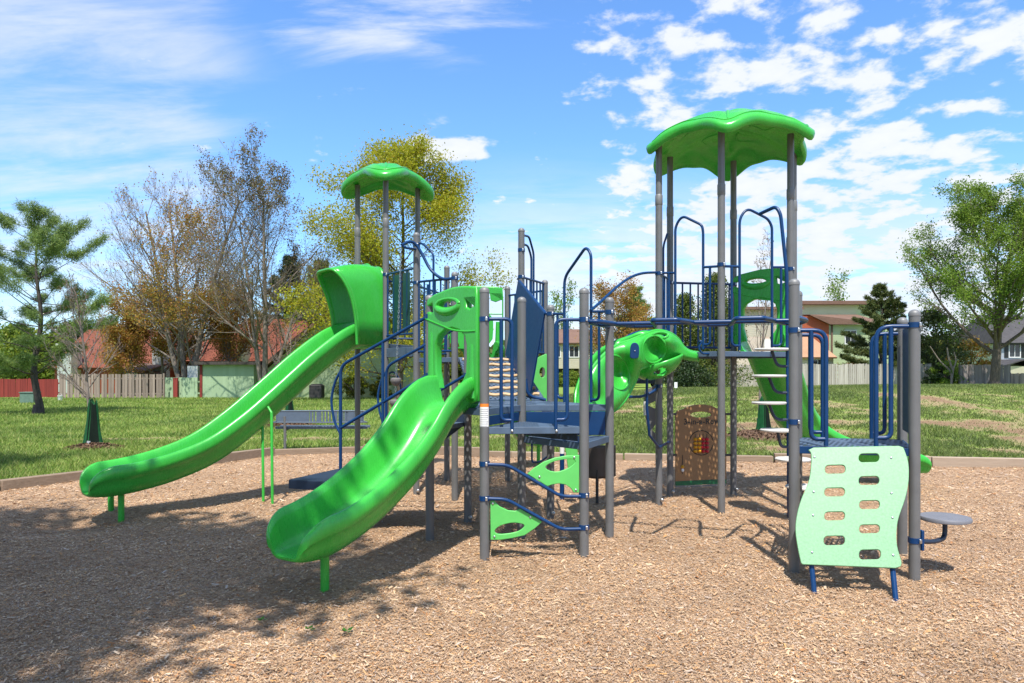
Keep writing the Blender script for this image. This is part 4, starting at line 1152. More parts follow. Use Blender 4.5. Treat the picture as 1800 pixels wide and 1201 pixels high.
def chips():
    N_ = 1150000
    # denser towards the camera, so each chip stays about as large in the view
    Y = 2.6 * (15.6 / 2.6) ** (rng.random(N_) ** .92); X_ = (rng.random(N_) * 2 - 1) * (.92 * Y + 1.2)
    ky = np.array([kerb_y(x) for x in X_]); ok = Y < ky - .055
    X_, Y = X_[ok], Y[ok]; n = len(Y)
    L_ = (.0065 + .018 * rng.random(n) ** 2.2 + .03 * (rng.random(n) > .985)) * (.72 + .085 * Y); Wd = L_ * (.20 + .28 * rng.random(n))
    yaw = rng.random(n) * 2 * PI; pit = (rng.random(n) - .5) * .65; rol = (rng.random(n) - .5) * .8
    ca, sa = np.cos(yaw), np.sin(yaw); cp, sp_ = np.cos(pit), np.sin(pit)
    a = np.stack([ca * cp, sa * cp, sp_], 1)
    b_ = np.stack([-sa * np.cos(rol), ca * np.cos(rol), np.sin(rol)], 1)
    z = mulch_np(X_, Y) + .006 + .010 * rng.random(n) + .35 * np.abs(sp_) * L_
    c = np.stack([X_, Y, z], 1)
    s1, s2, s3, s4 = [(1, -.55), (.85, .75), (-1, .5), (-.8, -.85)]
    P4 = [c + a * (L_ * .5 * s[0])[:, None] + b_ * (Wd * .5 * s[1])[:, None] for s in (s1, s2, s3, s4)]
    vs = np.stack(P4, 1).reshape(-1, 3); fs = np.arange(n * 4).reshape(-1, 4)
    o = np_mesh('wood_chips', vs, fs, 'wood_chip'); o['kind'] = 'stuff'
chips()
# grass blades on the nearer lawn
def blades():
    N_ = 420000
    Y = 10.0 * (46 / 10.0) ** (rng.random(N_) ** 1.0); X_ = (rng.random(N_) * 2 - 1) * (.78 * Y + .5)
    ky = np.array([kerb_y(x) for x in X_]); ok = Y > ky + .06
    X_, Y = X_[ok], Y[ok]
    cv = np.array([grass_cover(x, y) for x, y in zip(X_, Y)])
    ok = rng.random(len(Y)) < np.clip((cv - .14) * 1.35, .10, 1); X_, Y, cv = X_[ok], Y[ok], cv[ok]; n = len(Y)
    z = np.array([height(x, y) for x, y in zip(X_, Y)])
    hh = (.035 + .055 * rng.random(n)) * (.55 + .6 * cv) * (1 + .01 * Y); ww = .004 * (1 + .11 * Y) * (.7 + .6 * rng.random(n))
    yaw = rng.random(n) * 2 * PI; lean = hh * (.3 + .9 * rng.random(n)); ly = rng.random(n) * 2 * PI
    a = np.stack([np.cos(yaw), np.sin(yaw), 0 * yaw], 1) * ww[:, None]
    c = np.stack([X_, Y, z - .005], 1); t = c + np.stack([np.cos(ly) * lean, np.sin(ly) * lean, hh], 1)
    vs = np.stack([c - a, c + a, t], 1).reshape(-1, 3)
    o = np_mesh('grass', vs, np.arange(n * 3).reshape(-1, 3), 'grass_blade'); o['kind'] = 'stuff'
blades()
# timber edging round the bed
kb = MB()
vis = KERB
for (a, c) in zip(vis, vis[1:]):
    d = math.dist(a, c); k = max(1, round(d / 2.4))
    for i in range(k):
        p, q = lerp2(a, c, i / k + .005), lerp2(a, c, (i + 1) / k - .005)
        hgt = .155 + .032 * math.sin(i * 2.3 + a[0] * 1.7)
        kb.beam(Vector((*p, hgt - .1 + .012 * math.sin(a[0] * 3 + i))), Vector((*q, hgt - .1 - .01 * math.cos(i * 1.7 + a[1]))), .13, .20)
ko = obj('kerb', kb, 'kerb_timber', None, bevel=.012); ko['kind'] = 'structure'
# ================================================================== BENCH
bx, by = G(503, 798); bx2 = -3.36 - .05
bench = thing('park_bench', 'blue-grey perforated metal bench behind the timber edge of the play area', 'bench', (bx, by, 0))
bl, br = Vector((bx - .22, by, 0)), Vector((bx2 + .25, by + .05, 0))
bd = (br - bl).normalized(); bn = Vector((bd.y, -bd.x, 0))
def bpt(t, off, z): q = bl + (br - bl) * t + bn * off; return Vector((q.x, q.y, z))
# rounded perforated back
Lb = (br - bl).length
rr = .05; ring = [(x, y) for x, y in smooth2([(0.02, .03), (.06, 0), (Lb - .06, 0), (Lb - .02, .03), (Lb - .02, .21), (Lb - .06, .24), (.06, .24), (.02, .21)], 2)]
me = plate(ring, [], .012, .003, 1); fm = frame_of(bl, br); fm[2][3] = .67
place('backrest', me, fm, 'bench_perforated', bench)
mb = MB(); mb.tube([fm @ Vector((p[0], p[1], .0)) for p in ring] + [fm @ Vector((*ring[0], 0))], .016, 8, cap=False); obj('back_frame', mb, 'bench_mesh', bench)
mb = MB(); mb.grid(2, 6, lambda u, v: bpt(u, -.10 - .34 * v, .555 - .02 * math.sin(v * PI))); seat = obj('seat', mb, 'bench_perforated', bench, solid=.012)
mb = MB(); mb.beam(bpt(-.02, -.09, .55), bpt(1.03, -.09, .55), .03, .055); mb.beam(bpt(-.02, -.44, .55), bpt(1.03, -.44, .55), .03, .055); obj('seat_frame', mb, 'bench_mesh', bench, bevel=.006)
for t in (.10, .93):
    mb = MB(); mb.tube(fillet([bpt(t, -.0, .8), bpt(t, -.02, .52), bpt(t, -.03, -.1)], .06), .030, 12)
    lg = obj('leg', mb, 'steel' if False else 'grey_post', bench)
    mb = MB(); mb.tube([bpt(t, -.03, .27), bpt(t, -.03, .42)], .032, 12); obj('leg_sleeve', mb, 'white_plastic', lg)
    mb = MB(); mb.tube([bpt(t, -.02, .50), bpt(t, -.44, .51)], .018, 8); obj('seat_bracket', mb, 'grey_post', lg)
# ================================================================== FENCES
def fence(name, label, x0, x1, Yd, hgt, mat, Y1=None, bw=.14, gap=.006, stagger=0.0, z_at=None, rail_mat=None, lean=.004, group=None, dent=.02):
    Y1 = Yd if Y1 is None else Y1
    a, c = Vector((x0, Yd, 0)), Vector((x1, Y1, 0)); Lf = (c - a).length; d = (c - a).normalized(); nrm = Vector((d.y, -d.x, 0))
    zf = z_at or height
    root = thing(name, label, 'fence', (x0, Yd, zf(x0, Yd)), group)
    n = int(Lf / bw); mb = MB(); r_ = random.Random(hash(label) % 1000 if False else len(label) * 7 + n)
    for i in range(n):
        p = a + d * ((i + .5) * bw); z = zf(p.x, p.y) - .02
        off = (stagger if i % 2 else -stagger)
        hh = hgt + dent * (r_.random() - .5); tl = lean * (r_.random() - .5) * hh * 6
        w = bw - gap
        p0 = p + nrm * off
        mb.beam(p0 + Vector((0, 0, z)), p0 + d * tl + Vector((0, 0, z + hh)), w, .022, up=nrm)
    obj('board_panel', mb, mat, root, smooth=0)
    for zr in (.3, hgt - .3):
        mb = MB(); mb.beam(Vector((a.x, a.y, zf(a.x, a.y) + zr)) - nrm * .05, Vector((c.x, c.y, zf(c.x, c.y) + zr)) - nrm * .05, .05, .09); obj('rail', mb, rail_mat or mat, root, smooth=0)
    k = max(1, round(Lf / 2.4))
    for i in range(k + 1):
        p = a + d * (Lf * i / k); z = zf(p.x, p.y); mb = MB(); mb.box((p.x + nrm.x * -.09, p.y + nrm.y * -.09, z + hgt / 2), (.1, .1, hgt + .06)); obj('post', mb, rail_mat or mat, root, smooth=0)
    return root
def gx(px, Y): return (px - CX) * Y / F
fence('wooden_fence', 'brown weathered board fence on the lawn at left, in front of the red roofs', gx(105, 45.7), gx(287, 45.7), 45.7, 1.58, 'fence_wood', bw=.22, gap=.055, stagger=.035, dent=.03)
fence('red_fence', 'dark red board fence behind the pine at far left', gx(-60, 48), gx(106, 48), 48, 1.25, 'fence_red', bw=.16)
fence('wooden_fence', 'long pale grey picket fence behind the lawn at right', gx(1240, 55), gx(1637, 55), 55, 1.78, 'fence_grey', bw=.16, gap=.02, dent=.10)
fence('wooden_fence', 'dark weathered fence behind the big maple trunk', gx(1688, 52), gx(1776, 52), 52, 1.65, 'fence_old', bw=.15, dent=.08)
fence('wooden_fence', 'low brown fence at the far right edge, beyond the big maple', gx(1777, 53), gx(1840, 53), 53, 1.05, 'fence_wood', bw=.15, dent=.05)
gfn = fence('green_fence', 'pale green gate fence with a dark red post beside the green shed', gx(288, 46.5), gx(352, 46.5), 46.5, 1.35, 'fence_green', bw=.2)
mb = MB(); mb.box((gx(309, 46.3), 46.3, .7), (.28, .16, 1.42)); obj('gate_post', mb, 'fence_red', gfn, bevel=.01)
# ================================================================== BUILDINGS
def slab(mb, pts, th=.18):
    """roof plane with thickness from 4 corner points"""
    pts = [Vector(p) for p in pts]; n = (pts[1] - pts[0]).cross(pts[-1] - pts[0]).normalized()
    if n.z < 0: n = -n
    k = len(pts); mb.add(pts + [p - n * th for p in pts], [tuple(range(k)), tuple(range(k, 2 * k))[::-1]] + [(i, (i + 1) % k, k + (i + 1) % k, k + i) for i in range(k)])
def bldg(name, label, loc): return thing(name, label, 'house', loc)
def wallbox(parent, x0, x1, y0, y1, z0, z1, mat, name='wall'):
    mb = MB(); mb.box(((x0 + x1) / 2, (y0 + y1) / 2, (z0 + z1) / 2), (x1 - x0, y1 - y0, z1 - z0)); return obj(name, mb, mat, parent, smooth=0)
def window(parent, cx, y, cz, w, h, frame='white_trim', shutters=False, facing=-1):
    mb = MB(); t = .09
    for (dx, dz, sx, sz) in ((0, h / 2, w + 2 * t, t), (0, -h / 2, w + 2 * t, t), (-w / 2 - t / 2, 0, t, h - t), (w / 2 + t / 2, 0, t, h - t), (0, 0, .05, h - t)):
        mb.box((cx + dx, y + facing * .03, cz + dz), (sx, .08, sz))
    fo = obj('window', mb, frame, parent, smooth=0)
    mb = MB(); mb.box((cx, y + facing * .005, cz), (w, .02, h)); obj('pane', mb, 'glass_dark', fo, smooth=0)
    if shutters:
        for sx in (-1, 1):
            mb = MB(); mb.box((cx + sx * (w / 2 + .30), y + facing * .03, cz), (.34, .05, h + .1)); obj('shutter', mb, 'print_black', fo, smooth=0)
    return fo
# red-roofed houses at left
Yh = 56.0
r1 = bldg('red_house', 'long red house with a low orange-red roof behind the brown fence', (gx(200, Yh), Yh, 0))
wallbox(r1, gx(96, Yh), gx(290, Yh), Yh, Yh + 9, 0, 2.3, 'siding_red')
mb = MB(); x0, x1 = gx(96, Yh) - .3, gx(292, Yh) + .3
slab(mb, [(x0, Yh - .5, 2.15), (x1, Yh - .5, 2.15), (x1, Yh + 5, 5.5), (x0, Yh + 5, 5.5)]); slab(mb, [(x0, Yh + 5, 5.5), (x1, Yh + 5, 5.5), (x1, Yh + 10, 2.2), (x0, Yh + 10, 2.2)])
rf = obj('roof', mb, 'shingle_red', r1, smooth=0)
for px0, px1, top, ym in ((108, 132, 608, Yh - .8), (273, 289, 597, Yh - .8)):
    z = H - (top - HZ) * ym / F; c = wallbox(r1, gx(px0, ym), gx(px1, ym), ym - .5, ym + .9, 0, z, 'siding_white', 'chimney')
    mb = MB(); mb.box(((gx(px0, ym) + gx(px1, ym)) / 2, ym + .2, z + .07), (gx(px1, ym) - gx(px0, ym) + .16, 1.56, .14)); obj('chimney_cap', mb, 'white_trim', c, smooth=0)
for px, py, w, h in ((166, 617, .55, .35), (206, 632, .5, .75), (178, 650, .75, .4)):
    d = Yh + .6 + (650 - py) * .06; z = H - (py - HZ) * d / F; mb = MB(); mb.box((gx(px, d), d, z), (w, .5, h)); mb.box((gx(px, d), d - .02, z + h / 2 + .04), (w + .12, .6, .06)); obj('roof_vent', mb, 'white_trim', r1, smooth=0)
# brown-roofed porch
xa, xb = gx(207, 52), gx(252, 52); pw = wallbox(r1, xa, xb, 52, 55.4, 0, 1.85, 'shingle_brown', 'porch')
mb = MB(); slab(mb, [(xa - .2, 51.7, 1.85), (xb + .2, 51.7, 1.85), (xb + .2, 55.4, 2.5), (xa - .2, 55.4, 2.5)], .12); obj('porch_roof', mb, 'shingle_brown', pw, smooth=0)
mb = MB(); mb.box((gx(230, 51.95), 51.97, 1.5), (1.05, .06, .55)); obj('porch_door', mb, 'white_trim', pw, smooth=0)
Yh = 58.0
r2 = bldg('red_house', 'tall red house with a steep orange-red roof behind the green shed', (gx(420, Yh), Yh, 0))
wallbox(r2, gx(291, Yh), gx(552, Yh), Yh, Yh + 9, 0, 2.9, 'siding_red')
mb = MB(); x0, x1, xr0, xr1 = gx(289, Yh), gx(566, Yh), gx(400, Yh), gx(505, Yh)
e0, rz = 2.7, 6.5
slab(mb, [(x0, Yh - .5, e0), (x1, Yh - .5, e0), (xr1, Yh + 5, rz), (xr0, Yh + 5, rz)])
slab(mb, [(x1, Yh - .5, e0), (x1, Yh + 10, e0), (xr1, Yh + 5.02, rz), (xr1, Yh + 4.98, rz)])
slab(mb, [(x0, Yh + 10, e0), (x0, Yh - .5, e0), (xr0, Yh + 4.98, rz), (xr0, Yh + 5.02, rz)])
slab(mb, [(x1, Yh + 10, e0), (x0, Yh + 10, e0), (xr0, Yh + 5, rz), (xr1, Yh + 5, rz)])
obj('roof', mb, 'shingle_red', r2, smooth=0)
wallbox(r2, gx(424, 57), gx(432, 57), 56.2, 58, 0, 4.2, 'siding_pale_green', 'chimney')
# green shed
shed = bldg('garden_shed', 'pale green windowless shed with a dark flat roof edge, left of the long slide', (gx(398, 46.6), 46.6, 0)); shed['category'] = 'shed'
x0, x1 = gx(352, 46), gx(446, 46)
wallbox(shed, x0, x1, 46, 49, 0, 2.28, 'fence_green')
mb = MB(); mb.box(((x0 + x1) / 2, 47.4, 2.36), (x1 - x0 + .5, 3.6, .2)); obj('roof', mb, 'bark_dark', shed, smooth=0)
mb = MB(); mb.box((x0 + .07, 45.97, 1.14), (.16, .05, 2.26)); obj('corner_board', mb, 'fence_red', shed, smooth=0)
wallbox(shed, gx(334, 48), gx(352, 48), 47.6, 49.2, 0, 2.2, 'siding_white', 'side_wall')
# green-sided gable house behind the long slide
Yh = 47.0
gh = bldg('green_house', 'pale green clapboard house with a brown gable roof behind the long slide', (gx(615, Yh), Yh, 0))
x0, x1, xm = gx(470, Yh), gx(768, Yh), gx(600, Yh)
mb = MB(); pk = H - (535 - HZ) * Yh / F
ev = H - (655 - HZ) * Yh / F + .25; ev2 = H - (620 - HZ) * Yh / F
mb.add([(x0, Yh, 0), (x1, Yh, 0), (x1, Yh, ev2), (xm, Yh, pk), (x0, Yh, ev), (x0, Yh + 9, 0), (x1, Yh + 9, 0), (x1, Yh + 9, ev2), (xm, Yh + 9, pk), (x0, Yh + 9, ev)],
       [(0, 1, 2, 3, 4), (9, 8, 7, 6, 5), (0, 5, 6, 1), (1, 6, 7, 2), (4, 9, 5, 0)])
obj('wall', mb, 'siding_green', gh, smooth=0)
mb = MB(); slab(mb, [(x0 - .5, Yh - .5, ev + .0), (xm, Yh - .5, pk + .2), (xm, Yh + 9.4, pk + .2), (x0 - .5, Yh + 9.4, ev + .0)], .22)
slab(mb, [(xm, Yh - .5, pk + .2), (x1 + .5, Yh - .5, ev2 + .05), (x1 + .5, Yh + 9.4, ev2 + .05), (xm, Yh + 9.4, pk + .2)], .22); obj('roof', mb, 'shingle_brown', gh, smooth=0)
# air conditioner
ac = thing('air_conditioner', 'dark square air conditioning unit on the ground by the green house', 'air conditioner', (gx(557, 45.5), 45.5, height(gx(557, 45.5), 45.5)))
zb = height(gx(557, 45.5), 45.5)
mb = MB(); mb.box((gx(557, 45.5), 45.5, zb + .45), (.78, .78, .86)); obj('case', mb, 'roof_dark', ac, smooth=0, bevel=.03)
mb = MB()
for i in range(9): mb.box((gx(557, 45.5), 45.5, zb + .12 + i * .085), (.82, .82, .02))
obj('grille', mb, 'dark_rubber', ac, smooth=0)
mb = MB(); mb.lathe([(.36, .88), (.36, .93), (.30, .94), (.05, .94)], (gx(557, 45.5), 45.5, zb), 20); obj('fan_cover', mb, 'dark_rubber', ac)
# cream house in the centre
Yh = 78.0
ch_ = bldg('cream_house', 'cream house with a brown roof seen between the grey posts in the centre', (gx(1010, Yh), Yh, 0))
x0, x1 = gx(958, Yh), gx(1056, Yh); zt = H - (603 - HZ) * Yh / F; zmid = H - (648 - HZ) * Yh / F
wallbox(ch_, x0, x1, Yh, Yh + 8, zmid, zt, 'siding_cream')
for a_, c_ in ((x0, x0 + .4), (gx(990, Yh), gx(996, Yh)), (gx(1018, Yh), gx(1023, Yh)), (x1 - .4, x1)): wallbox(ch_, a_, c_, Yh, Yh + .4, 0, zmid, 'siding_cream', 'carport_pier')
wallbox(ch_, x0, x1, Yh + 3.2, Yh + 8, 0, zmid, 'roof_dark', 'back_wall')
mb = MB(); slab(mb, [(x0 - .4, Yh - .5, zt), (x1 + .4, Yh - .5, zt), (x1 + .4, Yh + 4, zt + 1.75), (x0 - .4, Yh + 4, zt + 1.75)]); slab(mb, [(x0 - .4, Yh + 4, zt + 1.75), (x1 + .4, Yh + 4, zt + 1.75), (x1 + .4, Yh + 8.5, zt), (x0 - .4, Yh + 8.5, zt)]); obj('roof', mb, 'shingle_brown', ch_, smooth=0)
for px in (977, 1009): window(ch_, gx(px, Yh), Yh, H - (618 - HZ) * Yh / F, .95, 1.25)
# right: brick and cream town house seen through the arch
Yh = 68.0
bh = bldg('brick_house', 'town house of orange brick below and cream siding above, behind the right slide', (gx(1330, Yh), Yh, 0))
x0, x1 = gx(1290, Yh), gx(1403, Yh); z0 = H - (594 - HZ) * Yh / F; z1 = H - (545 - HZ) * Yh / F
wallbox(bh, x0, x1, Yh, Yh + 8, .4, z0, 'brick_orange', 'lower_wall'); wallbox(bh, x0, x1, Yh + .05, Yh + 8, z0, z1, 'siding_cream')
mb = MB(); mb.box(((x0 + x1) / 2, Yh + 3.8, z1 + .12), (x1 - x0 + .5, 9, .26)); obj('roof', mb, 'shingle_brown', bh, smooth=0)
mb = MB(); mb.box((gx(1355, Yh), Yh - .04, H - (618 - HZ) * Yh / F), (1.3, .1, 2.3)); obj('door', mb, 'white_trim', bh, smooth=0)
# right: pale green house
Yh = 66.0
ph = bldg('pale_green_house', 'pale green house with brown roofs and an orange gable behind the grey picket fence', (gx(1480, Yh), Yh, 0))
x0, x1 = gx(1404, Yh + 6), gx(1562, Yh + 6); zt = H - (536 - HZ) * (Yh + 6) / F
wallbox(ph, x0, x1, Yh + 6, Yh + 13, .4, zt, 'siding_pale_green', 'upper_wall')
mb = MB(); mb.box(((x0 + x1) / 2, Yh + 9.4, zt + .18), (x1 - x0 + .6, 8, .36)); obj('fascia', mb, 'shingle_brown', ph, smooth=0)
xf0, xf1, xs_ = gx(1400, Yh), gx(1556, Yh), gx(1457, Yh); ze = H - (571 - HZ) * Yh / F; zr_ = H - (553 - HZ) * (Yh + 5.9) / F
wallbox(ph, xs_, xf1, Yh, Yh + 5.9, .4, ze, 'siding_pale_green')
mb = MB(); zp = H - (556 - HZ) * Yh / F
mb.add([(xf0, Yh - .02, .4), (xs_, Yh - .02, .4), (xs_, Yh - .02, ze), (gx(1425, Yh), Yh - .02, zp), (xf0, Yh - .02, zp), (xf0, Yh + 5.9, .4), (xs_, Yh + 5.9, .4), (xs_, Yh + 5.9, ze), (gx(1425, Yh), Yh + 5.9, zp), (xf0, Yh + 5.9, zp)],
       [(0, 1, 2, 3, 4), (9, 8, 7, 6, 5), (4, 9, 5, 0), (2, 7, 8, 3), (3, 8, 9, 4)]); obj('gable_wall', mb, 'siding_orange', ph, smooth=0)
mb = MB(); slab(mb, [(xs_ - .1, Yh - .5, ze), (xf1 + .3, Yh - .5, ze), (xf1 + .3, Yh + 5.95, zr_), (gx(1410, Yh + 5.9), Yh + 5.95, zr_), (gx(1418, Yh), Yh - .5, zp + .12)], .16); obj('roof', mb, 'shingle_brown', ph, smooth=0)
mb = MB(); mb.box((xs_ + .25, Yh - .06, ze / 2), (.14, .1, ze)); obj('downpipe', mb, 'shingle_brown', ph, smooth=0)
window(ph, gx(1495, Yh), Yh, H - (593 - HZ) * Yh / F, .95, 1.25)
Yp = 61.0; pz0 = H - (628 - HZ) * Yp / F; pz1 = H - (585 - HZ) * (Yp + 4.8) / F
pc = wallbox(ph, gx(1395, Yp), gx(1465, Yp), Yp, Yp + 4.8, .4, pz0, 'siding_cream', 'porch')
mb = MB(); slab(mb, [(gx(1390, Yp), Yp - .4, pz0), (gx(1468, Yp), Yp - .4, pz0), (gx(1418, Yp + 4.8), Yp + 4.8, pz1), (gx(1390, Yp + 4.8), Yp + 4.8, pz1)], .14); obj('porch_roof', mb, 'shingle_tan', pc, smooth=0)
window(pc, gx(1437, Yp), Yp, H - (640 - HZ) * Yp / F, .8, .8)
# far right: grey house behind the maple
Yh = 66.0
wh = bldg('grey_house', 'pale grey house with dark shutters and a dark roof at the right edge', (gx(1790, Yh), Yh, 0))
x0, x1 = gx(1757, Yh), gx(1880, Yh); zt = H - (603 - HZ) * Yh / F
wallbox(wh, x0, x1, Yh, Yh + 8, .3, zt, 'siding_grey')
mb = MB(); slab(mb, [(x0 - .4, Yh - .5, zt), (x1 + .4, Yh - .5, zt), (x1 - .5, Yh + 4, zt + 2.9), (x0 + .8, Yh + 4, zt + 2.9)]); slab(mb, [(x0 + .8, Yh + 4, zt + 2.9), (x1 - .5, Yh + 4, zt + 2.9), (x1 + .4, Yh + 8.5, zt), (x0 - .4, Yh + 8.5, zt)]); slab(mb, [(x0 - .4, Yh - .5, zt), (x0 - .4, Yh + 8.5, zt), (x0 + .8, Yh + 4.02, zt + 2.9), (x0 + .8, Yh + 3.98, zt + 2.9)]); obj('roof', mb, 'roof_dark', wh, smooth=0)
window(wh, gx(1783, Yh), Yh, H - (615 - HZ) * Yh / F, .95, 1.4, shutters=True)
xq = gx(1792, 63); gp_ = wallbox(wh, xq - 1.6, xq + 2.5, 63, 65.5, .3, H - (644 - HZ) * 63 / F, 'siding_cream', 'porch')
mb = MB(); zq = H - (644 - HZ) * 63 / F; slab(mb, [(xq - 1.8, 62.7, zq), (xq + .3, 62.7, zq + .65), (xq + .3, 66, zq + .65), (xq - 1.8, 66, zq)], .1); slab(mb, [(xq + .3, 62.7, zq + .65), (xq + 2.7, 62.7, zq), (xq + 2.7, 66, zq), (xq + .3, 66, zq + .65)], .1); obj('porch_roof', mb, 'roof_dark', gp_, smooth=0)
# ================================================================== CAR
Yc = 58.0
def car():
    xc = gx(1124, Yc); zc = height(xc, Yc) - .02
    c = thing('parked_car', 'dark parked car beyond the lawn, behind the twisted green climber', 'car', (xc, Yc, zc))
    prof = [(-2.2, .35), (-2.25, .62), (-2.15, .84), (-1.35, .95), (-.95, 1.02), (-.35, 1.43), (.75, 1.46), (1.45, 1.05), (2.1, .98), (2.22, .7), (2.18, .36)]
    pr = [(p.x, p.y) for p in catmull([Vector((a, b_, 0)) for a, b_ in prof], 4)]
    mb = MB(); n = len(pr); vs = []
    for yy, k in ((-.86, .96), (-.80, 1.0), (.80, 1.0), (.86, .96)):
        for (a, b_) in pr:
            tuck = .14 * max(0, (b_ - .95) / .5) * (1 if yy > 0 else -1)
            vs.append(Vector((xc + a * k, Yc + yy - tuck, zc + b_)))
    fs = [(i * n + j, i * n + j + 1, (i + 1) * n + j + 1, (i + 1) * n + j) for i in range(3) for j in range(n - 1)]
    fs += [tuple(range(n)), tuple(3 * n + j for j in range(n))[::-1], (0, n, 2 * n, 3 * n), (n - 1, 2 * n - 1, 3 * n - 1, 4 * n - 1)]
    mb.add(vs, fs); obj('body', mb, 'car_paint', c, smooth=35)
    mb = MB()
    for (a0, a1) in ((-.78, -.02), (.06, .95)):
        y_ = Yc - .83 + .09
        pts = [(a0, 1.03), (a1 + (.3 if a1 > .5 else 0), 1.03), (a1 - .12 if a1 > .5 else a1, 1.37), (a0 + (.52 if a0 < -.5 else 0), 1.37)]
        vs = [Vector((xc + p[0], Yc - .875 + .14 * max(0, (p[1] - .95) / .5), zc + p[1])) for p in pts]
        mb.add(vs + [v + Vector((0, .03, 0)) for v in vs], [(0, 1, 2, 3), (7, 6, 5, 4), (0, 4, 5, 1), (1, 5, 6, 2), (2, 6, 7, 3), (3, 7, 4, 0)])
    obj('side_window', mb, 'glass_dark', c, smooth=0)
    for sx in (-1.35, 1.4):
        for sy in (-.82, .82):
            w = MB(); RX = Matrix.Rotation(R(90), 3, 'X'); w.lathe([(.20, -.11), (.31, -.11), (.335, -.07), (.335, .07), (.31, .11), (.20, .11)], (xc + sx, Yc + sy, zc + .335), 24, M=RX); wo = obj('wheel', w, 'tyre', c)
            r_ = MB(); r_.lathe([(.205, -.07), (.21, .0), (.205, .112), (.06, .12), (.001, .122)], (xc + sx, Yc + sy, zc + .335), 20, M=RX); obj('rim', r_, 'steel', wo)
car()
# ================================================================== SMALL THINGS
ux, uy = gx(53, 38.4), 38.4
ub = thing('utility_box', 'grey-green ground utility cabinet beside the pine trunk', 'utility box', (ux, uy, 0))
mb = MB(); mb.box((ux, uy, .33), (.74, .6, .66)); obj('case', mb, 'utility_green', ub, bevel=.02, smooth=0)
mb = MB(); mb.box((ux, uy - .01, .68), (.78, .66, .05)); obj('lid', mb, 'utility_green', ub, bevel=.01, smooth=0)
wx, wy = gx(106, 41.5), 41.5
bk = thing('bucket', 'small white bucket on the lawn by the corner of the brown fence', 'bucket', (wx, wy, .07))
mb = MB(); mb.lathe([(.11, 0), (.14, .30), (.15, .31), (.15, .33), (.135, .33), (.13, .30), (.10, .03), (.001, .03)], (wx, wy, .07), 18); obj('pail', mb, 'white_plastic', bk)
mb = MB(); mb.tube([Vector((wx + .15 * math.cos(t), wy - .02, .38 + .13 * math.sin(t))) for t in np.linspace(0, PI, 12)], .006, 6); obj('handle', mb, 'steel', bk)
sx_, sy_ = gx(1188, 40), 40.0; zs = height(sx_, sy_)
sg = thing('marker_sign', 'small white marker plate standing in the grass beyond the rise', 'sign', (sx_, sy_, zs))
mb = MB(); mb.box((sx_, sy_, zs + .27), (.17, .02, .32)); obj('plate', mb, 'white_plastic', sg, smooth=0)
mb = MB(); mb.box((sx_, sy_ + .02, zs + .15), (.03, .02, .3)); obj('stake', mb, 'steel', sg, smooth=0)
# green leaf sprigs dropped on the mulch
for i, (px, py, lab) in enumerate([(460, 1080, 'bright green leaf sprig on the shaded mulch, farthest of three'), (543, 1106, 'green leaf sprig on the mulch, nearest the tip of the tree shadow'), (609, 1125, 'small green leaf sprig on the mulch, rightmost of three')]):
    gx_, gy_ = G(px, py); z = mulch_h(gx_, gy_) + .03
    lt = MB(); r_ = random.Random(i + 3)
    for k in range(5):
        a = k * 1.25 + i; l = .036 + .014 * r_.random(); d = Vector((math.cos(a), math.sin(a), .25 * r_.random())); s_ = Vector((-d.y, d.x, .1)) * .35
        o0_ = Vector((gx_, gy_, z)) + Vector((math.cos(a * 2) * .012, math.sin(a * 2) * .012, 0))
        lt.add([o0_, o0_ + d * l * .4 + s_ * l, o0_ + d * l + Vector((0, 0, .006)), o0_ + d * l * .4 - s_ * l], [(0, 1, 2, 3)])
    tag(obj('leaf_sprig', lt, 'fresh_leaf', None, smooth=0, origin=(gx_, gy_, z)), lab, 'leaf', 'leaf sprigs on the mulch')
# ================================================================== TREES
class Wood:
    """collects tapering branch tubes quickly"""
    def __init__(s): s.v = []; s.f = []; s.n = 0; s.tips = []
    def tube(s, pts, rad, seg):
        base = s.n; T = None
        for i, p in enumerate(pts):
            t = (pts[min(i + 1, len(pts) - 1)] - pts[max(i - 1, 0)])
            if t.length < 1e-9: t = Vector((0, 0, 1))
            t.normalize()
            ref = Vector((0, 0, 1)) if abs(t.z) < .92 else Vector((1, 0, 0))
            if T is None: a = t.cross(ref).normalized()
            else:
                a = (T - t * T.dot(t))
                a = a.normalized() if a.length > 1e-6 else t.cross(ref).normalized()
            T = a; b_ = t.cross(a)
            for k in range(seg):
                th = 2 * PI * k / seg; q = p + (a * math.cos(th) + b_ * math.sin(th)) * rad[i]
                s.v.append((q.x, q.y, q.z))
        for i in range(len(pts) - 1):
            for k in range(seg):
                k2 = (k + 1) % seg; s.f.append((base + i * seg + k, base + i * seg + k2, base + (i + 1) * seg + k2, base + (i + 1) * seg + k))
        s.n += len(pts) * seg
def rvec(r): 
    v = Vector((r.gauss(0, 1), r.gauss(0, 1), r.gauss(0, 1))); return v.normalized()
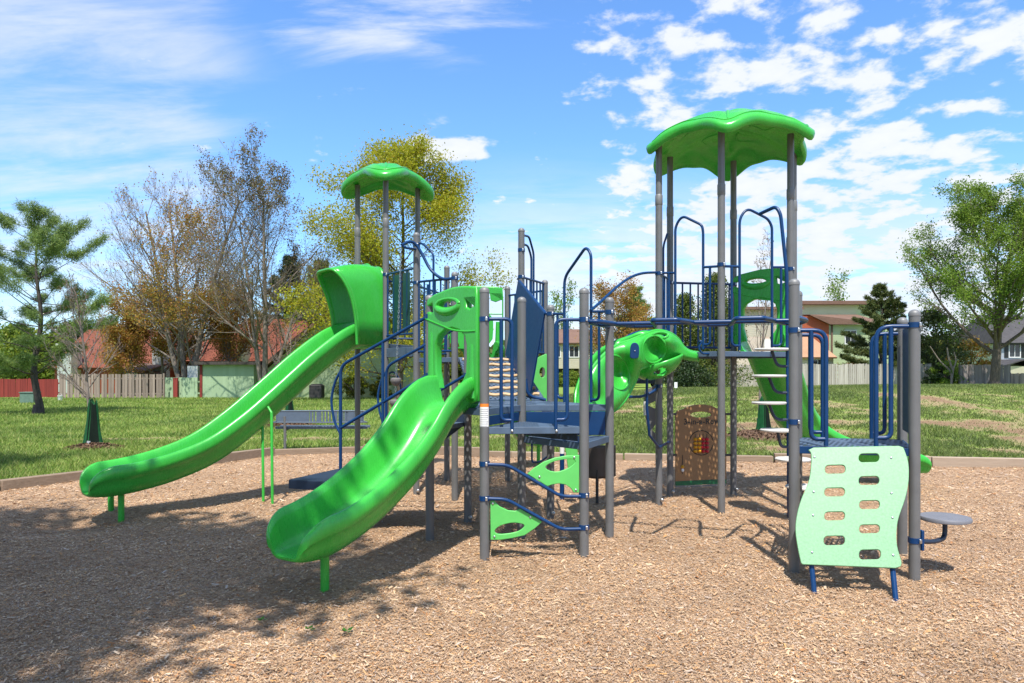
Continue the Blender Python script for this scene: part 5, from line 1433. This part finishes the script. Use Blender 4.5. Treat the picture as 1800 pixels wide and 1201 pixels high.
def grow(w, r, p, d, Lb, rad, depth, cfg):
    dmax = cfg['depth']; n = (9, 7, 5, 4, 3)[min(depth, 4)]; pts = [p.copy()]; rads = [rad]
    tip = rad * cfg.get('taper', (.25, .25, .25, .35, .5))[min(depth, 4)]
    dirs = [d.copy()]
    for i in range(n):
        d = (d + rvec(r) * cfg['wob'][min(depth, len(cfg['wob']) - 1)] + Vector((0, 0, 1)) * cfg['trop'][min(depth, len(cfg['trop']) - 1)] / n).normalized()
        p = p + d * (Lb / n); pts.append(p.copy()); dirs.append(d.copy()); rads.append(rad + (tip - rad) * (i + 1) / n)
    w.tube(pts, rads, (10, 7, 5, 4, 3)[min(depth, 4)])
    if depth >= dmax - 1: w.tips.append((pts, depth))
    if depth < dmax:
        k = cfg['kids'][depth]; t0 = cfg['start'][depth]
        for i in range(k):
            t = t0 + (1 - t0) * (i + r.random() * .9) / k; t = min(.98, t)
            f = t * n; j = int(f); q = pts[j].lerp(pts[min(j + 1, n)], f - j); dd = dirs[min(j + 1, n)]
            ax = dd.cross(rvec(r)).normalized(); ang = R(cfg['ang'][depth] + r.gauss(0, 8)) * (1 - .35 * t)
            nd = (Matrix.Rotation(ang, 3, ax) @ dd)
            shape = cfg['shape'](t) if depth == 0 else (1 - .55 * t)
            grow(w, r, q, nd, Lb * cfg['len'][depth] * shape * (.75 + .5 * r.random()), max(.004, rads[j] * cfg['rr'][depth]), depth + 1, cfg)
def leaves_at(c, size, r_, flat=0.0):
    """leaf quads at centres c (n,3) with sizes"""
    n = len(c); a = r_.normal(size=(n, 3)); a /= np.linalg.norm(a, axis=1)[:, None]
    b_ = r_.normal(size=(n, 3)); b_ -= a * (a * b_).sum(1)[:, None]; b_ /= np.linalg.norm(b_, axis=1)[:, None]
    s_ = size * (.6 + .8 * r_.random(n)); a = a * (s_ * .5)[:, None]; b_ = b_ * (s_ * .33)[:, None]
    vs = np.stack([c - a, c + b_, c + a, c - b_], 1).reshape(-1, 3)
    return vs, np.arange(n * 4).reshape(-1, 4)
def tree(name, label, base, cfg, seed, bark, leaf, nleaf, lsize, group=None, cat='tree', spread=.35, keep=None, lean=(0, 0), trunks=None, jitter_clump=.0):
    r = random.Random(seed); r2 = np.random.default_rng(seed)
    bx_, by_ = base; bz = height(bx_, by_)
    root = thing(name, label, cat, (bx_, by_, bz), group); w = Wood()
    for (dx, dy, k) in (trunks or [(0, 0, 1.0)]):
        grow(w, r, Vector((dx * .3, dy * .3, -.15)), Vector((lean[0] + dx, lean[1] + dy, 1)).normalized(), cfg['H'] * k, cfg['rad'] * k, 0, cfg)
    # root flare
    w.tube([Vector((0, 0, -.2)), Vector((0, 0, .0)), Vector((0, 0, .45))], [cfg['rad'] * 1.7, cfg['rad'] * 1.45, cfg['rad'] * .9], 12)
    vs = np.array(w.v, np.float32); t_ = np_mesh('trunk', vs, np.array(w.f), bark, root, smooth=True)
    if nleaf:
        P0 = []
        for pts, dep in w.tips:
            for p in pts[1:]: P0.append(p)
        P0 = np.array([(p.x, p.y, p.z) for p in P0])
        if keep is not None:
            pr = np.array([keep(p, cfg['H']) for p in P0]); idx = r2.choice(len(P0), nleaf, p=pr / pr.sum())
        else: idx = r2.integers(0, len(P0), nleaf)
        c = P0[idx] + r2.normal(size=(nleaf, 3)) * spread
        v_, f_ = leaves_at(c, lsize, r2); np_mesh('crown', v_, f_, leaf, root)
    return root
dome = lambda t: .45 + .75 * math.sin(PI * min(1, .15 + t * .8)) - .35 * t
vase = lambda t: 1.05 - .55 * t
base_cfg = dict(depth=4, wob=(.05, .10, .14, .18, .2), trop=(.1, .45, .5, .4, .3), kids=(15, 8, 6, 4), start=(.22, .25, .25, .25), ang=(48, 42, 40, 38), len=(.48, .48, .48, .5), rr=(.42, .5, .5, .55), shape=vase)
def cfg(**k): d = dict(base_cfg); d.update(k); return d
tree('budding_tree', 'big half-bare tree with rusty orange young leaves, left of centre of the red houses', (gx(326, 49), 49), cfg(H=14.2, rad=.22, kids=(22, 10, 7, 5), start=(.08, .2, .2, .2), len=(.46, .48, .47, .5), ang=(54, 42, 38, 36), rr=(.36, .46, .46, .5), trop=(.1, .55, .5, .4, .3), wob=(.05, .10, .14, .18, .2), shape=lambda t: 1.45 - .95 * t), 5, 'bark_grey', 'leaf_rust', 30000, .12, spread=.22,
     keep=lambda p, Ht: (1.0 if p[2] < Ht * .52 else (.40 if (p[2] < Ht * .95 and abs(p[0] - .2) < 1.7) else .03)), trunks=[(0, 0, .95), (.20, .05, 1.0), (-.24, 0, .92)])
tree('budding_tree', 'tall nearly bare two-trunked tree with small buds rising behind the long slide', (gx(464, 44), 44), cfg(H=12.5, rad=.19, kids=(22, 10, 7, 4), start=(.24, .2, .2, .2), len=(.47, .48, .48, .5), ang=(62, 46, 40, 38), rr=(.38, .46, .46, .5), trop=(.08, .46, .4, .3, .3), shape=lambda t: 1.35 - .75 * t), 17, 'bark_grey', 'leaf_bud', 17000, .10, spread=.14,
     keep=lambda p, Ht: 2.6 if p[2] > Ht * .96 else .5, trunks=[(.07, 0, 1.0), (-.13, .04, .88), (.24, .1, .7)])
tree('yellow_green_tree', 'broad tree in fresh yellow-green leaf behind the small green roof', (gx(702, 44.5), 44.5), cfg(H=14.1, rad=.20, kids=(38, 10, 6, 4), start=(.10, .2, .2, .2), len=(.37, .48, .46, .5), ang=(78, 48, 44, 42), trop=(.05, .22, .25, .2, .2), rr=(.36, .46, .46, .5), shape=lambda t: 1.25 * min(1, .55 + t * 1.8) * (1 - .72 * max(0, t - .25))), 23, 'bark_brown', 'leaf_yellow', 84000, .125, spread=.34)
tree('maple_tree', 'large maple in light spring leaf at right, standing by the dark weathered fence', (gx(1748, 49.5), 49.5), cfg(H=11.4, rad=.34, kids=(34, 9, 6, 4), start=(.19, .18, .2, .2), len=(.62, .46, .46, .5), ang=(58, 44, 40, 40), rr=(.46, .48, .48, .5), trop=(.05, .36, .32, .3, .3), taper=(.14, .25, .25, .35, .5), shape=lambda t: 1.28 * min(1, .7 + t) - .72 * t), 31, 'bark_brown', 'leaf_spring', 84000, .125, spread=.24, lean=(.03, 0))
for px_, Yt, Ht_, sd_, lab_ in ((236, 50.5, 5.6, 141, 'low ochre-leaved tree in front of the white chimney and red roof'), (405, 51.5, 6.6, 142, 'ochre-leaved understory tree behind the green shed'), (285, 52, 6.2, 143, 'rusty understory tree left of the big half-bare trunk')):
    tree('understory_tree', lab_, (gx(px_, Yt), Yt), cfg(H=Ht_, rad=.12, kids=(16, 8, 5, 4), start=(.2, .2, .2, .2), len=(.55, .46, .46, .5), ang=(60, 46, 42, 40)), sd_, 'bark_grey', 'leaf_orange' if sd_ != 143 else 'leaf_rust', 20000, .12, spread=.24)
tree('small_tree', 'far small tree with a few leaves showing above the pale green house roof', (gx(1475, 88), 88), cfg(H=11.2, rad=.16, kids=(9, 6, 4, 3)), 41, 'bark_grey', 'leaf_spring', 1500, .24)
tree('small_tree', 'far thin tree in pale leaf behind the sloping blue guard panel', (gx(987, 90), 90), cfg(H=10.8, rad=.14, kids=(9, 6, 4, 3)), 42, 'bark_grey', 'leaf_spring', 1600, .24)
tree('orange_tree', 'round tree with orange-brown young leaves beside the cream house', (gx(1085, 66), 66), cfg(H=7.6, rad=.2, kids=(20, 8, 6, 4), start=(.12, .2, .2, .2), len=(.62, .46, .46, .5), ang=(64, 46, 42, 40)), 43, 'bark_brown', 'leaf_orange', 15000, .15, spread=.34)
# tree behind the photographer whose shade falls on the near mulch
tree('shade_tree', 'leafy tree outside the left of the view, shading the near mulch', (-5.3, .35), cfg(H=10.4, rad=.24, kids=(20, 8, 6, 4), start=(.42, .2, .2, .2), len=(.50, .46, .46, .5), ang=(70, 48, 44, 42), trop=(.05, .10, .2, .2, .2)), 51, 'bark_grey', 'leaf_spring', 32000, .20, spread=.40)
tree('shade_tree', 'second leafy tree outside the left edge of the view, shading the corner of the lawn', (-11.6, 6.6), cfg(H=9.0, rad=.22, kids=(18, 8, 6, 4), start=(.40, .2, .2, .2), len=(.46, .46, .46, .5), ang=(66, 46, 42, 40), trop=(.05, .10, .2, .2, .2)), 57, 'bark_grey', 'leaf_spring', 22000, .20, spread=.36)
# saplings with watering bags
def sapling(label, px, Yd, Ht, seed, rad=.035, kids=(16, 6, 4, 0)):
    return tree('sapling', label, (gx(px, Yd), Yd), cfg(H=Ht, rad=rad, depth=3, kids=kids, start=(.32, .2, .2, .2), len=(.36, .45, .45, .5), ang=(46, 40, 38, 36), trop=(.05, .35, .3, .3), rr=(.42, .5, .5, .5), shape=lambda t: 1.15 - .8 * t), seed, 'bark_young', 'leaf_bud', 260, .045, spread=.03)
sapling('bare young tree in the left lawn rising out of a green watering bag', 163, 15.6, 3.55, 61, .045, (30, 8, 5, 0))
sapling('bare young tree behind the right slide, rising out of a green watering bag', 1333, 18.0, 4.75, 62, .04)
sapling('thin bare young tree with a watering bag behind the park bench', 509, 21.8, 3.4, 63, .03)
def bag(label, px, Yd, ht, w0, seed):
    x, y = gx(px, Yd), Yd; z0 = height(x, y)
    root = thing('watering_bag', label, 'tree bag', (x, y, z0), 'watering bags on young trees'); mb = MB()
    def pt(u, v):
        a = 2 * PI * v; rr = (w0 * (1 - u) + .085 * u) * (1 - .10 * math.sin(u * PI))
        sq = 1 + .20 * math.cos(4 * a + .6) * (1 - u) + .06 * math.sin(9 * a + u * 7 + seed) * (.3 + u)
        z = ht * u + .05 * math.sin(3 * a + seed) * u
        return Vector((x + rr * sq * math.cos(a), y + rr * sq * .8 * math.sin(a), z0 + z - .01))
    mb.grid(14, 40, pt, closed_v=True); obj('bag_skin', mb, 'bag_green', root, smooth=50, solid=.006)
    mb = MB(); mb.tube([pt(u, .73) + Vector((.004, -.006, 0)) for u in np.linspace(.02, 1, 12)], .012, 6); obj('seam', mb, 'bag_dark', root)
    mb = MB(); mb.grid(12, 7, lambda u, v: pt(u * .98, .76 + .17 * v) + Vector((.008, -.010, 0))); obj('side_panel', mb, 'bag_dark', root, smooth=50)
    mb = MB(); mb.grid(3, 4, lambda u, v: pt(.07 + .10 * u, .735 + .05 * v) + Vector((.008, -.022, 0))); obj('tag', mb, 'print_grey', root)
    for dx in (-.03, .05):
        mb = MB(); mb.tube(fillet([Vector((x + dx - .02, y - .05, z0 + ht - .02)), Vector((x + dx - .015, y - .06, z0 + ht + .07)), Vector((x + dx + .03, y - .06, z0 + ht + .07)), Vector((x + dx + .03, y - .05, z0 + ht - .02))], .03), .008, 6); obj('strap', mb, 'bag_dark', root)
bag('green watering bag zipped round the sapling in the left lawn', 163, 15.45, 1.02, .215, 1)
bag('green watering bag on the sapling behind the right slide', 1342, 17.9, .98, .20, 2)
bag('green watering bag on the sapling behind the bench', 509, 21.7, .85, .20, 3)
def mound(px, Yd, rx, ry, hh):
    x, y = gx(px, Yd), Yd; mb = MB()
    def pt(u, v):
        a = 2 * PI * v; k = 1 + .12 * math.sin(3 * a + px) + .07 * math.sin(7 * a)
        X1, Y1 = x + rx * u * k * math.cos(a), y + ry * u * k * math.sin(a)
        return Vector((X1, Y1, height(X1, Y1) - .02 + (hh + .02) * (1 - u ** 2.2) + .02 * vnoise(X1 * 6, Y1 * 6, 1)))
    mb.grid(10, 36, pt, closed_v=True); o = obj('mulch_ring', mb, 'mulch_dark', None, smooth=60); o['kind'] = 'structure'
    r2 = np.random.default_rng(int(px)); n = 900; a = r2.random(n) * 2 * PI; u = np.sqrt(r2.random(n))
    c = np.array([pt(float(uu), float(aa / (2 * PI))) for uu, aa in zip(u, a)]) + [0, 0, .012]
    v_, f_ = leaves_at(c, .07, r2); k = np_mesh('mulch_pieces', v_, f_, 'bark_chip'); k['kind'] = 'stuff'
simple('mulch_dark', (.10, .055, .032), .95, var=.45, vscale=14, bump=.8, bscale=60)
leafmat('bark_chip', [(.10, .055, .03), (.15, .085, .05), (.08, .045, .028), (.20, .125, .075)], 0, .9)
mound(165, 15.3, .62, .55, .10); mound(1338, 17.7, .85, .8, .16); mound(509, 21.5, .8, .7, .12)
# ------------------------------------------------------------------ pines
def tufts(cs, dirs, n_per, length, wid, r2, fuzz=.18):
    n = len(cs); c = np.repeat(np.array(cs), n_per, 0); d = np.repeat(np.array(dirs), n_per, 0)
    a = d * .35 + r2.normal(size=c.shape) * .72; a /= np.linalg.norm(a, axis=1)[:, None]
    b_ = np.cross(a, r2.normal(size=c.shape)); b_ /= np.linalg.norm(b_, axis=1)[:, None]
    l = length * (.6 + .6 * r2.random(len(c)))
    c = c + r2.normal(size=c.shape) * length * fuzz
    vs = np.stack([c - b_ * wid * .5, c + b_ * wid * .5, c + a * l[:, None]], 1).reshape(-1, 3)
    return vs, np.arange(len(c) * 3).reshape(-1, 3)
def pine(label, px, Yd, Ht, seed, reach, rad, bark, leaf, first=.2, whorls=15, per=5, ntuft=26, tl=.34, group=None, name='pine_tree', wid=.035, irregular=False):
    r = random.Random(seed); r2 = np.random.default_rng(seed); x, y = gx(px, Yd), Yd; z0 = height(x, y)
    root = thing(name, label, 'tree', (x, y, z0), group); w = Wood(); cs, ds = [], []
    tp = []; p = Vector((0, 0, -.15)); n = 16
    for i in range(n + 1):
        tp.append(Vector((.10 * math.sin(i * .7 + seed) + .03 * i / n, .08 * math.cos(i * .9), -.15 + (Ht + .15) * i / n)))
    w.tube(tp, [rad * (1 - .93 * i / n) for i in range(n + 1)], 10); w.tube([Vector((0, 0, -.2)), Vector((0, 0, .4))], [rad * 1.6, rad], 10)
    for k in range(whorls):
        t = first + (.97 - first) * k / (whorls - 1); zz = t * Ht; f = (zz + .15) / (Ht + .15) * n; j = min(n - 1, int(f)); q = tp[j].lerp(tp[j + 1], f - j)
        L0 = reach(t)
        for m_ in range(per):
            az = 2 * PI * (m_ + r.random() * .7) / per + k * 1.1; Lb = L0 * ((.30 + .95 * r.random()) if irregular else (.55 + .6 * r.random()))
            el = R((2 + 24 * t + r.gauss(0, 12)) if irregular else (-6 + 42 * t + r.gauss(0, 7))); d = Vector((math.cos(az) * math.cos(el), math.sin(az) * math.cos(el), math.sin(el)))
            pts = [q.copy()]; pp = q.copy(); nb = 6
            for i in range(nb):
                d = (d + rvec(r) * .10 + Vector((0, 0, .05))).normalized(); pp = pp + d * Lb / nb; pts.append(pp.copy())
            br = rad * .22 * (1 - .6 * t); w.tube(pts, [max(.006, br * (1 - .85 * i / nb)) for i in range(nb + 1)], 5)
            ns_ = max(3, int(Lb * (7.5 if irregular else 4.2)))
            for s_ in range(ns_):
                u = (.46 if irregular else .30) + (.54 if irregular else .70) * (s_ + r.random()) / ns_; f2 = u * nb; j2 = min(nb - 1, int(f2)); b0 = pts[j2].lerp(pts[j2 + 1], f2 - j2)
                dd = (pts[j2 + 1] - pts[j2]).normalized(); sd = dd.cross(Vector((0, 0, 1))).normalized() * (1 if s_ % 2 else -1)
                sdv_ = (dd * .7 + sd * (.9 * r.random()) + Vector((0, 0, .25 * r.random()))).normalized(); sl = Lb * (.16 + .20 * r.random()) * (1.25 - u)
                e = b0 + sdv_ * sl; w.tube([b0, e], [.008, .004], 3)
                for tt in (.35, .7, 1.0): cs.append(tuple(b0.lerp(e, tt))); ds.append(tuple(sdv_))
            cs.append(tuple(pts[-1])); ds.append(tuple(d))
    cs.append(tuple(tp[-1])); ds.append((0, 0, 1))
    np_mesh('trunk', np.array(w.v, np.float32), np.array(w.f), bark, root, smooth=True)
    v_, f_ = tufts(cs, ds, ntuft, tl, wid, r2, .65 if irregular else .25); np_mesh('crown', v_, f_, leaf, root)
    return root
pine('open layered white pine standing alone in the lawn at left', 66, 27.9, 7.9, 71, lambda t: (1.6 + 5 * (t - .15) if t < .40 else (2.9 if t < .66 else max(.5, 2.7 - 6.2 * (t - .66)))), .15, 'bark_dark', 'leaf_pine', first=.2, whorls=14, per=5, ntuft=30, tl=.15, wid=.020, irregular=True)
pine('dark pine behind the bare two-trunked tree', 508, 66, 12.2, 72, lambda t: 3.9 * (1 - t) ** .7 + .4, .22, 'bark_dark', 'leaf_dark', first=.25, whorls=12, per=6, ntuft=20, tl=.42, wid=.07)
pine('dark pine at the left edge of the yellow-green tree', 560, 64, 11.4, 73, lambda t: 3.6 * (1 - t) ** .7 + .4, .2, 'bark_dark', 'leaf_pine', first=.25, whorls=12, per=6, ntuft=18, tl=.42, wid=.07)
pine('green pine top above the orange-leaved tree', 1117, 80, 10.6, 74, lambda t: 3.2 * (1 - t) ** .7 + .4, .2, 'bark_dark', 'leaf_pine', first=.3, whorls=10, per=6, ntuft=18, tl=.42, wid=.08)
pine('layered brown-green cedar in front of the pale green house', 1548, 57, 7.9, 75, lambda t: 3.5 * (1 - t) ** .75 + .3, .16, 'bark_dark', 'leaf_cedar', first=.12, whorls=12, per=7, ntuft=24, tl=.26, name='cedar_tree', wid=.07)
# ------------------------------------------------------------------ dense evergreens and shrubs
def bushy(name, label, px, Yd, hgt, half, seed, leaf, nleaf, lsize, cat='shrub', z0=0.0, cone=0.0, bark='bark_dark', group=None, trunk_h=.0):
    r = random.Random(seed); r2 = np.random.default_rng(seed); x, y = gx(px, Yd), Yd; bz = height(x, y)
    root = thing(name, label, cat, (x, y, bz), group); w = Wood()
    for k in range(7):
        a = 2 * PI * k / 7; s_ = .5 if cone else .8
        w.tube([Vector((0, 0, -.1)), Vector((math.cos(a) * half * .15, math.sin(a) * half * .15, hgt * .35)), Vector((math.cos(a) * half * s_, math.sin(a) * half * s_, hgt * (.75 if not cone else .6)))], [.05 + .012 * hgt, .03 + .005 * hgt, .01], 5)
    w.tube([Vector((0, 0, -.1)), Vector((.05, 0, hgt * .5)), Vector((0, .05, hgt * .92))], [.06 + .012 * hgt, .05, .012], 6)
    np_mesh('trunk', np.array(w.v, np.float32), np.array(w.f), bark, root, smooth=True)
    # clumps of leaves on an uneven shell
    nc = max(14, int(26 * half * hgt ** .5)); cc = []
    for i in range(nc):
        z = (r.random() ** .8) if cone else r.random()
        a = r.random() * 2 * PI
        prof = (1 - z) ** (.85 if cone else .0) if cone else math.sqrt(max(.05, 1 - (2 * z - .85) ** 2 * .8))
        q = half * prof * (.45 + .6 * r.random())
        cc.append((q * math.cos(a), q * math.sin(a), trunk_h + (hgt - trunk_h) * (.04 + .92 * z), .16 * half + .22 * half * r.random() * (1 - .5 * z)))
    cc = np.array(cc); idx = r2.integers(0, nc, nleaf); d = r2.normal(size=(nleaf, 3)); d /= np.linalg.norm(d, axis=1)[:, None]
    rr_ = r2.random(nleaf) ** .4
    c = cc[idx, :3] + d * (cc[idx, 3] * rr_)[:, None] * np.array([1.25, 1.25, .85]); c[:, 2] = np.maximum(c[:, 2], .03)
    v_, f_ = leaves_at(c, lsize, r2); np_mesh('crown', v_, f_, leaf, root)
    return root
bushy('shrub', 'rounded olive shrub against the green house wall, left of two', 622, 45.6, 1.55, .95, 81, 'leaf_shrub', 5200, .09)
bushy('shrub', 'rounded olive shrub against the green house wall, right of two', 672, 45.7, 1.5, .75, 82, 'leaf_shrub', 4200, .09)
bushy('juniper_tree', 'dark conical juniper behind the railing, left of two', 1204, 52, 7.0, 2.2, 83, 'leaf_juniper', 16000, .13, cat='tree', cone=1)
bushy('juniper_tree', 'taller dark conical juniper behind the railing, right of two', 1258, 53, 8.6, 2.6, 84, 'leaf_juniper', 22000, .13, cat='tree', cone=1)
bushy('shrub', 'dark broad shrub under the junipers, beside the parked car', 1212, 50, 1.9, 1.6, 85, 'leaf_dark', 6000, .13)
bushy('holly_tree', 'dark dense evergreen between the cedar and the big maple', 1640, 57, 6.2, 2.5, 86, 'leaf_cedar', 12000, .17, cat='tree')
bushy('shrub', 'low bright shrub in the gap between the two right fences', 1668, 53, 1.9, 1.2, 87, 'leaf_spring', 3500, .14)
bushy('shrub', 'dark low shrub at the end of the grey picket fence', 1646, 53.5, 1.6, .9, 88, 'leaf_dark', 3000, .13)
bushy('rusty_shrub', 'dark red-brown leaved shrub left of the maple trunk', 1706, 58, 4.0, 1.6, 89, 'leaf_rust', 3500, .16)
bushy('leafy_tree', 'light green bushy tree at the far left behind the pine', 18, 62, 5.6, 4.2, 91, 'leaf_hedge', 12000, .25, cat='tree')
bushy('leafy_tree', 'yellow-green bushy tree behind the pine trunk', 92, 64, 5.0, 3.0, 92, 'leaf_hedge', 9000, .25, cat='tree')
bushy('leafy_tree', 'dark green bushy tree behind the white chimney at left', 128, 68, 6.6, 2.8, 93, 'leaf_dark', 9000, .26, cat='tree')
bushy('leafy_tree', 'mid green bushy tree above the low red roof', 192, 70, 6.4, 3.4, 94, 'leaf_spring', 9000, .26, cat='tree')
bushy('leafy_tree', 'green bushy tree behind the orange-leaved tree and the dark car', 1150, 84, 7.6, 3.4, 97, 'leaf_spring', 9000, .26, cat='tree')
bushy('hedge', 'bright green clipped bushes in front of the cream house', 1006, 72, 1.5, 1.7, 95, 'leaf_hedge', 4000, .16)
bushy('shrub', 'dry brown low shrub along the top of the grey picket fence', 1505, 58, 2.0, 1.9, 96, 'leaf_rust', 2600, .14)
# pale dead branches in the dark evergreens at right
w = Wood(); r = random.Random(5); xb, yb = gx(1672, 52), 52.0; zb = height(xb, yb)
for (pts) in ([(0, 0, 0), (-.05, 0, 1.1), (-.75, .1, 1.9), (-1.5, .1, 3.0)], [(0, 0, .2), (.15, 0, 1.3), (.35, 0, 1.9), (.2, 0, 2.6)], [(.12, 0, 1.2), (-.2, 0, 2.2), (-.3, 0, 2.9)]):
    w.tube(catmull([Vector(p) for p in pts], 4), [.08 - .05 * i / 12 for i in range(13)][:len(catmull([Vector(p) for p in pts], 4))] + [.03] * 10, 6)
rt = thing('dead_tree', 'pale dead branching stem in front of the dark evergreen', 'tree', (xb, yb, zb)); np_mesh('trunk', np.array(w.v, np.float32), np.array(w.f), 'bark_young', rt, smooth=True)
# far-off wood closing the view between the houses
def woods():
    r2 = np.random.default_rng(99); n = 110000
    X_ = (r2.random(n) - .5) * 330; hx_ = np.array([6.6 + 3.0 * vnoise(x * .07, 0, 3) + 1.6 * vnoise(x * .31, 0, 9) for x in X_])
    z = hx_ * r2.random(n) ** .75; Y = 118 + 10 * r2.random(n) + .0008 * X_ ** 2
    v_, f_ = leaves_at(np.stack([X_, Y, z], 1), .9, r2); o = np_mesh('far_woods', v_, f_, 'leaf_juniper'); o['kind'] = 'stuff'
woods()
# ================================================================== SKY, SUN, CAMERA
EL = R(62)
w_ = bpy.data.worlds.new('World'); scene.world = w_; w_.use_nodes = True
nt = NT(w_.node_tree); bg = nt.n['Background']
sky = nt.new('ShaderNodeTexSky'); sky.sky_type = 'NISHITA'; sky.sun_disc = False
sky.sun_elevation = EL; sky.sun_rotation = PI; sky.air_density = 1.0; sky.dust_density = .6; sky.ozone_density = 1.6
tc = nt.new('ShaderNodeTexCoord'); sp = nt.new('ShaderNodeSeparateXYZ'); nt.link(tc.outputs['Generated'], sp.inputs[0])
x, y, z = sp.outputs
ya = nt.m('MAXIMUM', nt.m('ABSOLUTE', y), .12)
u = nt.m('DIVIDE', x, ya); v = nt.m('DIVIDE', z, ya)
den = nt.m('ADD', nt.m('MAXIMUM', z, 0.0), .20)
def vec(a, b_, c=0.0):
    n = nt.new('ShaderNodeCombineXYZ'); nt.val(a, n.inputs[0]); nt.val(b_, n.inputs[1]); nt.val(c, n.inputs[2]); return n.outputs[0]
px_, py_ = nt.m('DIVIDE', x, den), nt.m('DIVIDE', y, den)
Pv = vec(px_, py_)
n_big = nt.noise(Pv, 1.5, 3, .5); n_puff = nt.noise(Pv, 7.0, 7, .55, .12); n_fine = nt.noise(Pv, 15, 5, .6)
n_streak = nt.noise(vec(nt.m('MULTIPLY', px_, .9), nt.m('MULTIPLY', py_, 2.6), 4.0), 2.2, 7, .62, .3)
def gauss(u0, v0, su, sv):
    a = nt.m('DIVIDE', nt.m('SUBTRACT', u, u0), su); b_ = nt.m('DIVIDE', nt.m('SUBTRACT', v, v0), sv)
    s_ = nt.m('ADD', nt.m('MULTIPLY', a, a), nt.m('MULTIPLY', b_, b_)); return nt.m('POWER', 2.718, nt.m('MULTIPLY', s_, -1.0))
def add(*a):
    o = a[0]
    for b_ in a[1:]: o = nt.m('ADD', o, b_)
    return o
def mul(*a):
    o = a[0]
    for b_ in a[1:]: o = nt.m('MULTIPLY', o, b_)
    return o
right = nt.ss(u, .03, .26)
low = mul(nt.ss(v, .33, .12), nt.ss(u, -.16, .02))
cover = add(-.20, mul(right, .17), mul(low, .10), mul(gauss(.33, .36, .20, .12), .05), mul(gauss(.55, .25, .2, .08), .03), mul(gauss(.14, .47, .09, .06), .14), mul(gauss(.11, .265, .05, .02), .12), mul(n_big, .12))
puffs = mul(nt.ss(add(n_puff, cover, mul(nt.m('SUBTRACT', n_fine, .5), .20)), .50, .64), 1.0)
veil_r = mul(low, nt.ss(n_streak, .28, .58), .86)
left = nt.ss(add(u, mul(nt.m('SUBTRACT', n_big, .5), .25)), -.28, -.46)
cir = mul(nt.ss(add(n_streak, mul(left, .30)), .56, .98), left, .66)
cir2 = mul(nt.ss(add(n_streak, mul(gauss(-.17, .52, .22, .085), .42)), .66, .94), .78, nt.ss(gauss(-.17, .52, .26, .10), .15, .6))
small = mul(nt.ss(add(n_puff, mul(gauss(-.09, .318, .075, .022), .32)), .62, .78), nt.ss(gauss(-.09, .318, .10, .035), .1, .5))
cloud = nt.m('MINIMUM', nt.m('MAXIMUM', nt.m('MAXIMUM', puffs, veil_r), nt.m('MAXIMUM', nt.m('MAXIMUM', cir, cir2), small)), .97)
cloud = nt.m('MULTIPLY', cloud, nt.ss(z, -.02, .03))
haze_ = mul(nt.ss(v, .22, .0), .35)
cloud = nt.m('MAXIMUM', cloud, haze_)
gain = nt.new('ShaderNodeMix'); gain.data_type = 'RGBA'; gain.blend_type = 'MULTIPLY'; gain.inputs[0].default_value = 1
nt.link(sky.outputs[0], gain.inputs[6]); gain.inputs[7].default_value = (.96, 1.38, 1.82, 1)
shade = nt.ramp(add(n_puff, mul(nt.m('SUBTRACT', n_fine, .5), .3)), [(.35, (5.4, 5.8, 6.5)), (.7, (6.15, 6.35, 6.7))])
nt.link(nt.mix(cloud, gain.outputs[2], shade), bg.inputs[0]); bg.inputs[1].default_value = .095
su = bpy.data.lights.new('sun', 'SUN'); su.energy = 4.6; su.angle = R(.53); su.color = (1.0, .955, .88)
so_ = bpy.data.objects.new('sun', su); COL.objects.link(so_); so_.rotation_euler = (R(90) - EL, 0, 0); so_.location = (0, -20, 40)
cam = bpy.data.cameras.new('camera'); co = bpy.data.objects.new('camera', cam); COL.objects.link(co)
co.location = (0, 0, H); co.rotation_euler = (R(90), 0, 0)
cam.sensor_fit = 'HORIZONTAL'; cam.sensor_width = 36; cam.lens = 36 * F / 1800.0
cam.shift_y = (HZ - 600.5) / 1800.0; cam.clip_start = .05; cam.clip_end = 2000
scene.camera = co
scene.view_settings.view_transform = 'Standard'; scene.view_settings.look = 'None'
scene.view_settings.exposure = 0.75; scene.view_settings.gamma = 1.0
scene.render.engine = 'CYCLES'
scene.cycles.use_denoising = True
scene.cycles.max_bounces = 8; scene.cycles.transparent_max_bounces = 12
scene.cycles.sample_clamp_indirect = 6.0
